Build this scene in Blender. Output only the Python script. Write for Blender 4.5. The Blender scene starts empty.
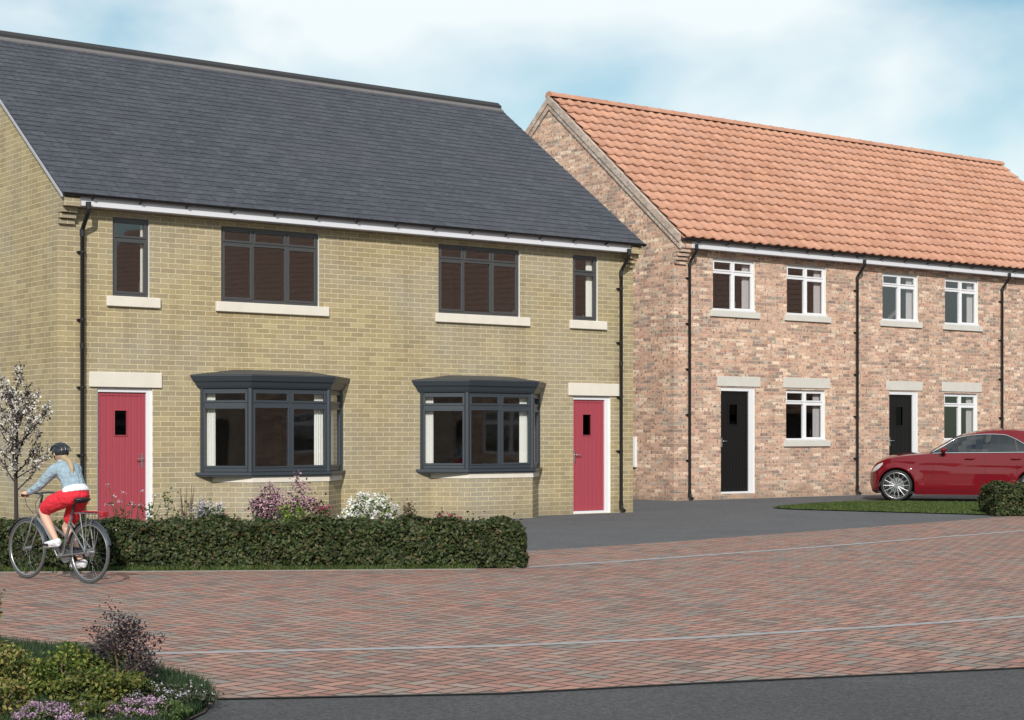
import bpy, math, random
import numpy as np
from mathutils import Vector, Matrix
random.seed(7); RNG = np.random.default_rng(11)
S = bpy.context.scene
COL = S.collection
PI = math.pi; rad = math.radians
A = rad(37.298)                      # direction both facades run in

# ------------------------------------------------------------------ helpers
class MB:
    def __init__(s): s.v = []; s.f = []; s.m = []; s.sm = []
    def add(s, vs, fs, mi=0, smooth=False, M=None):
        o = len(s.v)
        for p in vs:
            p = Vector(p)
            if M is not None: p = M @ p
            s.v.append(tuple(p))
        for f in fs:
            s.f.append(tuple(i + o for i in f)); s.m.append(mi); s.sm.append(smooth)
        return s
    def box(s, x0, x1, y0, y1, z0, z1, mi=0, M=None, c=0.0):
        if x0 > x1: x0, x1 = x1, x0
        if y0 > y1: y0, y1 = y1, y0
        if z0 > z1: z0, z1 = z1, z0
        if c > 0:   # chamfered box
            vs = []; idx = {}
            for i, x in enumerate((x0, x1)):
                for j, y in enumerate((y0, y1)):
                    for k, z in enumerate((z0, z1)):
                        sx = 1 if i else -1; sy = 1 if j else -1; sz = 1 if k else -1
                        idx[i, j, k, 0] = len(vs); vs.append((x, y - sy * c, z - sz * c))
                        idx[i, j, k, 1] = len(vs); vs.append((x - sx * c, y, z - sz * c))
                        idx[i, j, k, 2] = len(vs); vs.append((x - sx * c, y - sy * c, z))
            g = lambda *a: idx[a]
            fs = [(g(0,0,0,0), g(0,0,1,0), g(0,1,1,0), g(0,1,0,0)), (g(1,0,0,0), g(1,1,0,0), g(1,1,1,0), g(1,0,1,0)),
                  (g(0,0,0,1), g(1,0,0,1), g(1,0,1,1), g(0,0,1,1)), (g(0,1,0,1), g(0,1,1,1), g(1,1,1,1), g(1,1,0,1)),
                  (g(0,0,0,2), g(0,1,0,2), g(1,1,0,2), g(1,0,0,2)), (g(0,0,1,2), g(1,0,1,2), g(1,1,1,2), g(0,1,1,2))]
            for i in (0, 1):
                for j in (0, 1):
                    fs.append((g(i,j,0,0), g(i,j,0,1), g(i,j,1,1), g(i,j,1,0)))
                    fs.append((g(i,0,j,0), g(i,0,j,2), g(i,1,j,2), g(i,1,j,0)))
                    fs.append((g(0,i,j,1), g(0,i,j,2), g(1,i,j,2), g(1,i,j,1)))
                    for k in (0, 1): fs.append((g(i,j,k,0), g(i,j,k,1), g(i,j,k,2)))
            return s.add(vs, fs, mi, False, M)
        vs = [(x0,y0,z0),(x1,y0,z0),(x1,y1,z0),(x0,y1,z0),(x0,y0,z1),(x1,y0,z1),(x1,y1,z1),(x0,y1,z1)]
        fs = [(0,3,2,1),(4,5,6,7),(0,1,5,4),(1,2,6,5),(2,3,7,6),(3,0,4,7)]
        return s.add(vs, fs, mi, False, M)
    def prism(s, poly, z0, z1, mi=0, M=None):
        n = len(poly)
        vs = [(x, y, z0) for x, y in poly] + [(x, y, z1) for x, y in poly]
        fs = [tuple(reversed(range(n))), tuple(range(n, 2*n))] + [(i, (i+1) % n, n + (i+1) % n, n + i) for i in range(n)]
        return s.add(vs, fs, mi, False, M)
    def tube(s, pts, r, seg=8, mi=0, cap=True, M=None):
        pts = [Vector(p) for p in pts]; n = len(pts)
        rs = r if isinstance(r, (list, tuple)) else [r] * n
        vs = []; fs = []
        up = Vector((0, 0, 1)); prev = None
        for i, p in enumerate(pts):
            t = (pts[min(i+1, n-1)] - pts[max(i-1, 0)])
            t = t.normalized() if t.length > 1e-9 else Vector((0, 0, 1))
            if prev is None:
                a = up if abs(t.dot(up)) < .95 else Vector((1, 0, 0))
                e = t.cross(a).normalized()
            else:
                e = (prev - t * prev.dot(t)); e = e.normalized() if e.length > 1e-6 else t.orthogonal().normalized()
            prev = e; b = t.cross(e)
            for k in range(seg):
                q = 2 * PI * k / seg
                vs.append(p + (e * math.cos(q) + b * math.sin(q)) * rs[i])
        for i in range(n - 1):
            for k in range(seg):
                k2 = (k + 1) % seg
                fs.append((i*seg + k, i*seg + k2, (i+1)*seg + k2, (i+1)*seg + k))
        s.add(vs, fs, mi, True, M)
        if cap:
            s.add(vs[:seg], [tuple(range(seg))], mi, False, M); s.add(vs[-seg:], [tuple(reversed(range(seg)))], mi, False, M)
        return s
    def torus(s, c, R, r, ax='y', seg=40, rs=8, mi=0, a0=0, a1=2*PI, M=None, w=1.0):
        full = abs(a1 - a0 - 2*PI) < 1e-6
        n = seg if full else seg + 1
        vs = []; fs = []
        for i in range(n):
            a = a0 + (a1 - a0) * i / seg
            for k in range(rs):
                b = 2*PI*k/rs
                rr = R + r*math.cos(b); h = r*w*math.sin(b)
                if ax == 'y': vs.append((c[0] + rr*math.cos(a), c[1] + h, c[2] + rr*math.sin(a)))
                elif ax == 'z': vs.append((c[0] + rr*math.cos(a), c[1] + rr*math.sin(a), c[2] + h))
                else: vs.append((c[0] + h, c[1] + rr*math.cos(a), c[2] + rr*math.sin(a)))
        for i in range(n if full else n-1):
            j = (i+1) % n
            for k in range(rs):
                k2 = (k+1) % rs
                fs.append((i*rs+k, j*rs+k, j*rs+k2, i*rs+k2))
        return s.add(vs, fs, mi, True, M)
    def disc(s, c, R, y0, y1, seg=32, mi=0, M=None, R2=None):
        R2 = R if R2 is None else R2
        vs = [(c[0]+R*math.cos(2*PI*k/seg), y0, c[1]+R*math.sin(2*PI*k/seg)) for k in range(seg)] + \
             [(c[0]+R2*math.cos(2*PI*k/seg), y1, c[1]+R2*math.sin(2*PI*k/seg)) for k in range(seg)]
        fs = [(k, (k+1)%seg, seg+(k+1)%seg, seg+k) for k in range(seg)]
        s.add(vs, fs, mi, True, M); s.add(vs, [tuple(range(seg-1,-1,-1)), tuple(range(seg, 2*seg))], mi, False, M)
        return s
    def ball(s, c, r, seg=14, rings=9, mi=0, sc=(1,1,1), M=None, zmin=-1.0):
        vs = []; fs = []
        for i in range(rings+1):
            th = PI*i/rings
            for k in range(seg):
                ph = 2*PI*k/seg
                vs.append((c[0]+r*sc[0]*math.sin(th)*math.cos(ph), c[1]+r*sc[1]*math.sin(th)*math.sin(ph), c[2]+r*sc[2]*max(zmin, math.cos(th))))
        for i in range(rings):
            for k in range(seg):
                fs.append((i*seg+k, (i+1)*seg+k, (i+1)*seg+(k+1)%seg, i*seg+(k+1)%seg))
        return s.add(vs, fs, mi, True, M)
    def build(s, name, mats, parent=None, loc=None, rz=None):
        me = bpy.data.meshes.new(name)
        me.from_pydata(s.v, [], s.f)
        if not isinstance(mats, (list, tuple)): mats = [mats]
        for m in mats: me.materials.append(m)
        if s.f:
            me.polygons.foreach_set('material_index', s.m)
            me.polygons.foreach_set('use_smooth', s.sm)
            box_uv(me)
        me.update()
        o = bpy.data.objects.new(name, me); COL.objects.link(o)
        if parent is not None: o.parent = parent
        if loc is not None: o.location = loc
        if rz is not None: o.rotation_euler = (0, 0, rz)
        return o

def box_uv(me):
    n = len(me.loops)
    uv = me.uv_layers.new(name='UVMap')
    out = np.zeros((n, 2), dtype=np.float32)
    co = np.empty(len(me.vertices)*3, dtype=np.float32); me.vertices.foreach_get('co', co); co = co.reshape(-1, 3)
    for p in me.polygons:
        nx, ny, nz = p.normal
        h = math.hypot(nx, ny)
        if h > 0.25:
            tx, ty = -ny/h, nx/h
            if ty < -.5 or (abs(ty) <= .5 and tx < 0): tx, ty = -tx, -ty
            for li in p.loop_indices:
                c = co[me.loops[li].vertex_index]
                out[li] = (c[0]*tx + c[1]*ty, c[2])
        else:
            for li in p.loop_indices:
                c = co[me.loops[li].vertex_index]; out[li] = (c[0], c[1])
    uv.data.foreach_set('uv', out.ravel())

def tag(o, label=None, cat=None, group=None, kind=None):
    if label: o['label'] = label
    if cat: o['category'] = cat
    if group: o['group'] = group
    if kind: o['kind'] = kind
    return o
def thing(name, label, cat, loc=(0,0,0), rz=0, group=None):
    o = bpy.data.objects.new(name, None); COL.objects.link(o)
    o.location = loc; o.rotation_euler = (0, 0, rz); o.empty_display_size = .3
    return tag(o, label, cat, group)

# ------------------------------------------------------------------ materials
def newmat(name):
    m = bpy.data.materials.new(name); m.use_nodes = True
    nt = m.node_tree; nt.nodes.clear()
    out = nt.nodes.new('ShaderNodeOutputMaterial')
    b = nt.nodes.new('ShaderNodeBsdfPrincipled')
    nt.links.new(b.outputs[0], out.inputs[0])
    return m, nt, b, out
class NT:
    def __init__(s, nt): s.nt = nt
    def n(s, t, **k):
        x = s.nt.nodes.new(t)
        for a, b in k.items(): setattr(x, a, b)
        return x
    def l(s, a, b): s.nt.links.new(a, b)
    def val(s, sock, x):
        if isinstance(x, (int, float)): sock.default_value = x
        elif isinstance(x, (tuple, list)): sock.default_value = tuple(x) if len(x) != 3 or sock.type != 'RGBA' else (*x, 1)
        else: s.l(x, sock)
    def m(s, op, a, b=0.0, c=None):
        x = s.n('ShaderNodeMath', operation=op); s.val(x.inputs[0], a); s.val(x.inputs[1], b)
        if c is not None: s.val(x.inputs[2], c)
        return x.outputs[0]
    def mix(s, f, a, b, mode='MIX'):
        x = s.n('ShaderNodeMix', data_type='RGBA', blend_type=mode)
        s.val(x.inputs[0], f); s.val(x.inputs[6], a); s.val(x.inputs[7], b)
        return x.outputs[2]
    def noise(s, vec, scale, detail=3, rough=.55, dist=0):
        x = s.n('ShaderNodeTexNoise'); x.inputs['Scale'].default_value = scale; x.inputs['Detail'].default_value = detail
        x.inputs['Roughness'].default_value = rough; x.inputs['Distortion'].default_value = dist
        if vec is not None: s.l(vec, x.inputs['Vector'])
        return x.outputs['Fac']
    def ramp(s, f, stops, interp='LINEAR'):
        x = s.n('ShaderNodeValToRGB'); cr = x.color_ramp; cr.interpolation = interp
        while len(cr.elements) < len(stops): cr.elements.new(.5)
        for e, (p, c) in zip(cr.elements, stops):
            e.position = p; e.color = (*c, 1) if len(c) == 3 else c
        s.l(f, x.inputs[0]); return x.outputs[0]
    def bump(s, h, strength=.5, dist=.01, nrm=None):
        x = s.n('ShaderNodeBump'); x.inputs['Strength'].default_value = strength; x.inputs['Distance'].default_value = dist
        s.l(h, x.inputs['Height'])
        if nrm is not None: s.l(nrm, x.inputs['Normal'])
        return x.outputs[0]
def g3(v): return (v, v, v)

def simple(name, col, rough=.6, metal=0, var=.12, nscale=8, bump=0, bscale=60, coat=0, spec=.5, dirt=0, bd=.004):
    m, nt, b, out = newmat(name); N = NT(nt)
    co = N.n('ShaderNodeTexCoord').outputs['Object']
    f = N.noise(co, nscale, 4)
    c = N.mix(f, tuple(x*(1-var) for x in col), tuple(min(1, x*(1+var)) for x in col))
    if dirt:
        f2 = N.ramp(N.noise(co, 2.3, 5, .65), [(.45, g3(0)), (.75, g3(1))])
        c = N.mix(N.m('MULTIPLY', f2, dirt), c, (.12, .10, .08, 1))
    N.l(c, b.inputs['Base Color'])
    b.inputs['Roughness'].default_value = rough; b.inputs['Metallic'].default_value = metal
    b.inputs['Coat Weight'].default_value = coat; b.inputs['Specular IOR Level'].default_value = spec
    if bump:
        N.l(N.bump(N.noise(co, bscale, 4), bump, bd), b.inputs['Normal'])
    return m

def brick_mat(name, ramp, mortar, patch, patch_amt, bw=.265, rh=.082, mort=.0065, spots=0, streak=0):
    m, nt, b, out = newmat(name); N = NT(nt)
    tc = N.n('ShaderNodeTexCoord'); uv = tc.outputs['UV']; ob = tc.outputs['Object']
    # slight waviness of the brick edges
    nz = N.n('ShaderNodeTexNoise'); nz.inputs['Scale'].default_value = 22; N.l(ob, nz.inputs['Vector'])
    va = N.n('ShaderNodeVectorMath', operation='MULTIPLY_ADD'); N.l(nz.outputs['Color'], va.inputs[0])
    va.inputs[1].default_value = (.007, .007, 0); N.l(uv, va.inputs[2])
    def brick(dx, dy, mo):
        t = N.n('ShaderNodeTexBrick'); t.offset = .5
        ad = N.n('ShaderNodeVectorMath', operation='ADD'); N.l(va.outputs[0], ad.inputs[0]); ad.inputs[1].default_value = (dx, dy, 0)
        N.l(ad.outputs[0], t.inputs['Vector'])
        t.inputs['Color1'].default_value = (0, 0, 0, 1); t.inputs['Color2'].default_value = (1, 1, 1, 1); t.inputs['Mortar'].default_value = (.5, .5, .5, 1)
        t.inputs['Scale'].default_value = 1; t.inputs['Mortar Size'].default_value = mo; t.inputs['Mortar Smooth'].default_value = .25
        t.inputs['Brick Width'].default_value = bw; t.inputs['Row Height'].default_value = rh; t.inputs['Bias'].default_value = 0
        return t
    t = brick(.0, .0, mort)
    col = N.ramp(t.outputs['Color'], ramp)
    big = N.noise(ob, .45, 3, .6)
    col = N.mix(N.m('MULTIPLY', N.ramp(big, [(.42, g3(0)), (.66, g3(1))]), patch_amt), col, patch)
    fine = N.noise(ob, 38, 5, .7)
    col = N.mix(.55, col, N.ramp(fine, [(.25, g3(.45)), (.5, g3(1)), (.78, g3(1.25))]), 'MULTIPLY')
    if streak:
        sc = N.n('ShaderNodeMapping'); sc.inputs['Scale'].default_value = (1.7, 15, 1); N.l(uv, sc.inputs[0])
        st = N.noise(sc.outputs[0], 3.0, 4, .6)
        col = N.mix(streak, col, N.ramp(st, [(.3, (.55, .5, .47)), (.5, g3(1)), (.72, (1.45, 1.4, 1.32))]), 'MULTIPLY')
    if spots:
        sp = N.noise(ob, 15, 2, .5)
        col = N.mix(N.m('MULTIPLY', N.ramp(sp, [(.57, g3(0)), (.63, g3(1))]), spots), col, (.13, .10, .09, 1))
    col = N.mix(t.outputs['Fac'], col, (*mortar, 1))
    vs_ = N.n('ShaderNodeMapping'); vs_.inputs['Scale'].default_value = (1.5, .28, 1); N.l(uv, vs_.inputs[0])
    col = N.mix(.8, col, N.ramp(N.noise(vs_.outputs[0], 1.6, 6, .65), [(.3, (.80, .79, .78)), (.5, g3(1)), (.72, (1.10, 1.09, 1.07))]), 'MULTIPLY')
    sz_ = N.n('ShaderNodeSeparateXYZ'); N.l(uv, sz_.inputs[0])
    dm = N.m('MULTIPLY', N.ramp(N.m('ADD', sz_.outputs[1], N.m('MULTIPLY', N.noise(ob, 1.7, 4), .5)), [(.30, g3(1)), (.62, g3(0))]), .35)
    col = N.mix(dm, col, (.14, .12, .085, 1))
    N.l(col, b.inputs['Base Color']); b.inputs['Roughness'].default_value = .9; b.inputs['Specular IOR Level'].default_value = .2
    h = N.m('ADD', N.m('MULTIPLY', N.m('SUBTRACT', 1.0, t.outputs['Fac']), 1.0), N.m('MULTIPLY', fine, .35))
    N.l(N.bump(h, .75, .008), b.inputs['Normal'])
    return m

M = {}
M['brick_yellow'] = brick_mat('yellow_stock_brick',
    [(0, (.320, .250, .140)), (.25, (.278, .223, .135)), (.5, (.362, .288, .162)), (.75, (.308, .244, .138)), (1, (.395, .318, .184))],
    (.55, .485, .31), (.305, .270, .215, 1), .85)
M['brick_red'] = brick_mat('weathered_pink_brick',
    [(0, (.26, .19, .16)), (.14, (.52, .315, .235)), (.3, (.66, .46, .34)), (.45, (.36, .225, .175)), (.6, (.60, .39, .28)), (.74, (.29, .24, .20)), (.86, (.78, .60, .46)), (1, (.52, .285, .205))],
    (.52, .415, .34), (.40, .28, .22, 1), .2, spots=.85, streak=.55)
M['stone'] = simple('pale_cast_stone', (.62, .57, .50), .85, var=.10, nscale=5, bump=.35, bscale=90)
M['stone_grey'] = simple('grey_cast_stone', (.53, .505, .465), .85, var=.12, nscale=5, bump=.4, bscale=90)
M['upvc'] = simple('white_upvc', (.66, .66, .68), .35, var=.03)
M['fascia'] = simple('white_fascia_board', (.60, .60, .64), .4, var=.04, nscale=3)
M['anthracite'] = simple('anthracite_frame', (.052, .053, .055), .38, var=.06)
M['bay_grey'] = simple('blue_grey_bay_paint', (.034, .043, .053), .38, var=.06)
M['black_plastic'] = simple('black_gutter_plastic', (.012, .012, .013), .25, var=.1)
M['reveal'] = simple('white_reveal_closer', (.72, .70, .64), .7)
M['curtain_grey'] = simple('grey_curtain', (.42, .40, .40), .9, var=.05)
M['curtain'] = simple('white_curtain', (.86, .87, .80), .9, var=.04)
M['bay_lead'] = simple('dark_lead_sheet', (.045, .047, .052), .6, var=.35, nscale=9, bump=.3)
def cloth_mat(name, col):
    m, nt, b, out = newmat(name); N = NT(nt); b.inputs['Base Color'].default_value = (*col, 1); b.inputs['Roughness'].default_value = .9
    t = N.n('ShaderNodeBsdfTranslucent'); t.inputs[0].default_value = (*col, 1); mx = N.n('ShaderNodeMixShader'); mx.inputs[0].default_value = .25
    N.l(b.outputs[0], mx.inputs[1]); N.l(t.outputs[0], mx.inputs[2]); N.l(mx.outputs[0], out.inputs[0]); return m
M['curtain'] = cloth_mat('white_sheer_curtain', (.90, .91, .84))
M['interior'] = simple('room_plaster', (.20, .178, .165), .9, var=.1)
M['handle'] = simple('brushed_steel', (.55, .55, .55), .3, 1, var=.05)
M['door_black'] = None

def door_mat(name, col, rough, boards=.105):
    m, nt, b, out = newmat(name); N = NT(nt)
    tc = N.n('ShaderNodeTexCoord'); uv = N.n('ShaderNodeSeparateXYZ'); N.l(tc.outputs['UV'], uv.inputs[0])
    fx = N.m('FRACT', N.m('DIVIDE', uv.outputs[0], boards))
    g = N.m('SMOOTH_MIN', N.m('MULTIPLY', fx, 9.0), N.m('MULTIPLY', N.m('SUBTRACT', 1.0, fx), 9.0), .1)
    g = N.m('MINIMUM', g, 1.0)
    mp = N.n('ShaderNodeMapping'); mp.inputs['Scale'].default_value = (60, 2, 1); N.l(tc.outputs['UV'], mp.inputs[0])
    gr = N.noise(mp.outputs[0], 1.5, 5, .6)
    c = N.mix(gr, tuple(x*.86 for x in col), tuple(x*1.14 for x in col))
    N.l(c, b.inputs['Base Color']); b.inputs['Roughness'].default_value = rough
    h = N.m('ADD', g, N.m('MULTIPLY', gr, .25))
    b.inputs['Specular IOR Level'].default_value = .25
    N.l(N.bump(h, .6, .006), b.inputs['Normal'])
    return m
M['door_red'] = door_mat('red_painted_door', (.315, .053, .072), .5)
M['door_black'] = door_mat('black_painted_door', (.007, .0065, .0065), .5)

def glass_mat(name, tint=.93, add=.03, mul=2.1):
    m = bpy.data.materials.new(name); m.use_nodes = True; nt = m.node_tree; nt.nodes.clear(); N = NT(nt)
    out = N.n('ShaderNodeOutputMaterial'); tr = N.n('ShaderNodeBsdfTransparent'); gl = N.n('ShaderNodeBsdfGlossy')
    tr.inputs[0].default_value = (tint, tint, tint*1.01, 1); gl.inputs['Roughness'].default_value = .02
    gl.inputs[0].default_value = (1, 1, 1, 1)
    ge = N.n('ShaderNodeNewGeometry'); dt = N.n('ShaderNodeVectorMath', operation='DOT_PRODUCT'); N.l(ge.outputs['Normal'], dt.inputs[0]); N.l(ge.outputs['Incoming'], dt.inputs[1])
    sch = N.m('MULTIPLY_ADD', N.m('POWER', N.m('SUBTRACT', 1.0, N.m('ABSOLUTE', dt.outputs['Value'])), 5.0), .96, .04)
    co = N.n('ShaderNodeTexCoord').outputs['Object']
    bp = N.bump(N.noise(co, 1.3, 1), .035, .03); N.l(bp, gl.inputs['Normal'])
    f = N.m('MINIMUM', N.m('MULTIPLY_ADD', sch, mul, add), .30)
    mx = N.n('ShaderNodeMixShader'); N.l(f, mx.inputs[0]); N.l(tr.outputs[0], mx.inputs[1]); N.l(gl.outputs[0], mx.inputs[2])
    N.l(mx.outputs[0], out.inputs[0])
    return m
M['glass'] = glass_mat('window_glass')
M['glass_dark'] = glass_mat('dark_door_glass', .02, 0, .45)
M['car_glass'] = glass_mat('tinted_car_glass', .12, .03)

def slate_mat():
    m, nt, b, out = newmat('blue_grey_slate'); N = NT(nt)
    co = N.n('ShaderNodeTexCoord').outputs['Object']
    r = N.n('ShaderNodeNewGeometry').outputs['Random Per Island']
    c = N.ramp(r, [(0, (.028, .030, .040)), (.5, (.035, .037, .049)), (1, (.044, .046, .060))])
    mp = N.n('ShaderNodeMapping'); mp.inputs['Scale'].default_value = (4.5, 9, 9); N.l(co, mp.inputs[0])
    f = N.noise(mp.outputs[0], 2.6, 7, .8)
    c = N.mix(1.0, c, N.ramp(f, [(.34, g3(.45)), (.5, g3(1)), (.66, g3(2.0))]), 'MULTIPLY')
    f2 = N.noise(co, .35, 3)
    c = N.mix(N.m('MULTIPLY', N.ramp(f2, [(.45, g3(0)), (.7, g3(1))]), .4), c, (.055, .049, .058, 1))
    N.l(c, b.inputs['Base Color']); b.inputs['Roughness'].default_value = .55
    N.l(N.bump(f, .5, .006), b.inputs['Normal'])
    return m
M['slate'] = slate_mat()
M['ridge_dark'] = simple('dark_ridge_tile', (.022, .021, .023), .7, var=.2, nscale=12, bump=.3)
M['verge_grey'] = simple('grey_verge_strip', (.36, .36, .38), .7)
M['ridge_grey'] = simple('grey_ridge_tile', (.13, .12, .12), .8, var=.2, nscale=12, bump=.3)
def pantile_mat():
    m, nt, b, out = newmat('orange_clay_pantile'); N = NT(nt)
    co = N.n('ShaderNodeTexCoord').outputs['Object']
    r = N.n('ShaderNodeNewGeometry').outputs['Random Per Island']
    c = N.ramp(r, [(0, (.37, .185, .122)), (.35, (.41, .208, .138)), (.7, (.46, .238, .160)), (1, (.39, .21, .150))])
    f = N.noise(co, 9, 5, .65)
    c = N.mix(.6, c, N.ramp(f, [(.3, g3(.72)), (.5, g3(1)), (.75, g3(1.2))]), 'MULTIPLY')
    f2 = N.noise(co, .5, 3)
    c = N.mix(N.m('MULTIPLY', N.ramp(f2, [(.45, g3(0)), (.7, g3(1))]), .35), c, (.50, .28, .20, 1))
    N.l(c, b.inputs['Base Color']); b.inputs['Roughness'].default_value = .8; b.inputs['Specular IOR Level'].default_value = .3
    N.l(N.bump(f, .3, .006), b.inputs['Normal'])
    return m
M['pantile'] = pantile_mat()
M['verge_red'] = brick_mat('raking_verge_brick', [(0, (.34, .26, .21)), (.5, (.52, .43, .37)), (1, (.46, .31, .24))], (.30, .27, .24), (.36, .32, .29, 1), .5, bw=.24, rh=.16, spots=.5)

def asphalt_mat(name, base, scale=260, patch=.2):
    m, nt, b, out = newmat(name); N = NT(nt)
    co = N.n('ShaderNodeTexCoord').outputs['Object']
    f = N.noise(co, scale, 3, .7); fm = N.noise(co, 42, 6, .8)
    c = N.ramp(f, [(.3, tuple(x*.5 for x in base)), (.55, base), (.75, tuple(x*2.1 for x in base))])
    c = N.mix(.9, c, N.ramp(fm, [(.36, g3(.45)), (.5, g3(1)), (.64, g3(1.75))]), 'MULTIPLY')
    f2 = N.noise(co, .8, 6, .62)
    c = N.mix(patch, c, N.ramp(f2, [(.3, g3(.45)), (.5, g3(1)), (.75, g3(1.7))]), 'MULTIPLY')
    # wheel scuffs
    mp = N.n('ShaderNodeMapping'); mp.inputs['Rotation'].default_value = (0, 0, rad(-20)); mp.inputs['Scale'].default_value = (.35, 3.2, 1); N.l(co, mp.inputs[0])
    f3 = N.noise(mp.outputs[0], 1.6, 7, .7)
    c = N.mix(N.m('MULTIPLY', N.ramp(f3, [(.62, g3(0)), (.72, g3(1))]), .35), c, (.16, .16, .165, 1))
    N.l(c, b.inputs['Base Color']); b.inputs['Roughness'].default_value = .88; b.inputs['Specular IOR Level'].default_value = .3
    N.l(N.bump(f, .7, .006), b.inputs['Normal'])
    return m
M['asphalt'] = asphalt_mat('road_asphalt', (.070, .069, .071))
M['tarmac'] = asphalt_mat('drive_tarmac', (.098, .098, .104), 200)
M['soil'] = simple('dark_soil', (.045, .032, .022), .95, var=.4, nscale=14, bump=.9, bscale=40)
M['far_ground'] = simple('rough_grass_ground', (.06, .075, .03), .95, var=.3, nscale=3, bump=.5)
M['turf'] = simple('turf', (.055, .085, .025), .95, var=.35, nscale=6, bump=.8, bscale=80)
M['stripe'] = simple('pale_block_row', (.28, .275, .285), .85, var=.35, nscale=9, bump=.4)
M['kerb'] = simple('concrete_edging', (.19, .17, .15), .9, var=.3, nscale=6, bump=.4)

def paving_mat():
    m, nt, b, out = newmat('herringbone_block_paving'); N = NT(nt)
    tc = N.n('ShaderNodeTexCoord'); co = tc.outputs['Object']
    mp = N.n('ShaderNodeMapping'); mp.inputs['Rotation'].default_value = (0, 0, rad(45-5)); u = 1/.118
    mp.inputs['Scale'].default_value = (u, u, 1); N.l(co, mp.inputs[0])
    # hand-laid: joints wander a little
    nz = N.n('ShaderNodeTexNoise'); nz.inputs['Scale'].default_value = 6; N.l(co, nz.inputs['Vector'])
    va = N.n('ShaderNodeVectorMath', operation='MULTIPLY_ADD'); N.l(nz.outputs['Color'], va.inputs[0]); va.inputs[1].default_value = (.10, .10, 0); N.l(mp.outputs[0], va.inputs[2])
    sp = N.n('ShaderNodeSeparateXYZ'); N.l(va.outputs[0], sp.inputs[0])
    x, y = sp.outputs[0], sp.outputs[1]
    i = N.m('FLOOR', x); j = N.m('FLOOR', y); fx = N.m('SUBTRACT', x, i); fy = N.m('SUBTRACT', y, j)
    d = N.m('SUBTRACT', i, j)
    k = N.m('FLOORED_MODULO', d, 4.0)
    is1 = N.m('COMPARE', k, 1.0, .1); is2 = N.m('COMPARE', k, 2.0, .1); vert = N.m('GREATER_THAN', k, 1.5)
    hx = N.m('ADD', fx, is1); hy = N.m('ADD', fy, is2)
    def edge(a, L): return N.m('MINIMUM', a, N.m('SUBTRACT', L, a))
    eh = N.m('MINIMUM', edge(hx, 2.0), edge(fy, 1.0)); ev = N.m('MINIMUM', edge(hy, 2.0), edge(fx, 1.0))
    e = N.m('ADD', N.m('MULTIPLY', eh, N.m('SUBTRACT', 1.0, vert)), N.m('MULTIPLY', ev, vert))
    ii = N.m('SUBTRACT', i, is1); jj = N.m('SUBTRACT', j, is2)
    cb = N.n('ShaderNodeCombineXYZ'); N.l(ii, cb.inputs[0]); N.l(jj, cb.inputs[1]); N.l(vert, cb.inputs[2])
    wn = N.n('ShaderNodeTexWhiteNoise', noise_dimensions='3D'); N.l(cb.outputs[0], wn.inputs['Vector'])
    c = N.ramp(wn.outputs['Value'], [(0, (.19, .14, .12)), (.16, (.31, .155, .12)), (.36, (.39, .195, .15)), (.54, (.29, .20, .165)), (.66, (.43, .225, .17)), (.82, (.235, .205, .18)), (1, (.35, .25, .205))])
    fine = N.noise(co, 90, 3, .7)
    c = N.mix(.5, c, N.ramp(fine, [(.3, g3(.7)), (.5, g3(1)), (.7, g3(1.25))]), 'MULTIPLY')
    big = N.noise(co, .55, 5, .6)
    c = N.mix(N.m('MULTIPLY', N.ramp(big, [(.42, g3(0)), (.68, g3(1))]), .30), c, (.26, .215, .19, 1))
    med = N.noise(co, 2.2, 5, .65)
    c = N.mix(.5, c, N.ramp(med, [(.3, g3(.78)), (.55, g3(1)), (.75, g3(1.15))]), 'MULTIPLY')
    joint = N.ramp(e, [(.05, g3(1)), (.11, g3(0))])
    hs = N.n('ShaderNodeHueSaturation'); hs.inputs['Saturation'].default_value = 1.0; hs.inputs['Value'].default_value = .90; N.l(c, hs.inputs['Color']); c = hs.outputs[0]
    c = N.mix(joint, c, (.055, .045, .04, 1))
    N.l(c, b.inputs['Base Color']); b.inputs['Roughness'].default_value = .82; b.inputs['Specular IOR Level'].default_value = .3
    h = N.m('ADD', N.ramp(e, [(.03, g3(0)), (.13, g3(1))]), N.m('MULTIPLY', wn.outputs['Value'], .25))
    N.l(N.bump(h, .6, .006), b.inputs['Normal'])
    return m
M['paving'] = paving_mat()

def leaf_mat(name, stops, trans=.25, rough=.5, big=0):
    m, nt, b, out = newmat(name); N = NT(nt)
    r = N.n('ShaderNodeNewGeometry').outputs['Random Per Island']
    c = N.ramp(r, stops)
    co = N.n('ShaderNodeTexCoord').outputs['Object']
    f = N.noise(co, 3.0, 3)
    c = N.mix(.7, c, N.ramp(f, [(.35, g3(.7)), (.65, g3(1.3))]), 'MULTIPLY')
    N.l(c, b.inputs['Base Color']); b.inputs['Roughness'].default_value = rough
    b.inputs['Specular IOR Level'].default_value = .2
    t = N.n('ShaderNodeBsdfTranslucent'); N.l(c, t.inputs[0])
    mx = N.n('ShaderNodeMixShader'); mx.inputs[0].default_value = trans
    N.l(b.outputs[0], mx.inputs[1]); N.l(t.outputs[0], mx.inputs[2]); N.l(mx.outputs[0], out.inputs[0])
    return m
M['hedge'] = leaf_mat('hedge_leaf', [(0, (.020, .030, .012)), (.4, (.040, .058, .020)), (.72, (.062, .082, .028)), (.88, (.095, .10, .045)), (1, (.11, .065, .035))], .2, .5)
M['leaf_yellow'] = leaf_mat('gold_green_leaf', [(0, (.03, .045, .010)), (.35, (.085, .11, .025)), (.7, (.20, .20, .05)), (.9, (.33, .25, .10)), (1, (.26, .15, .07))])
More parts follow.
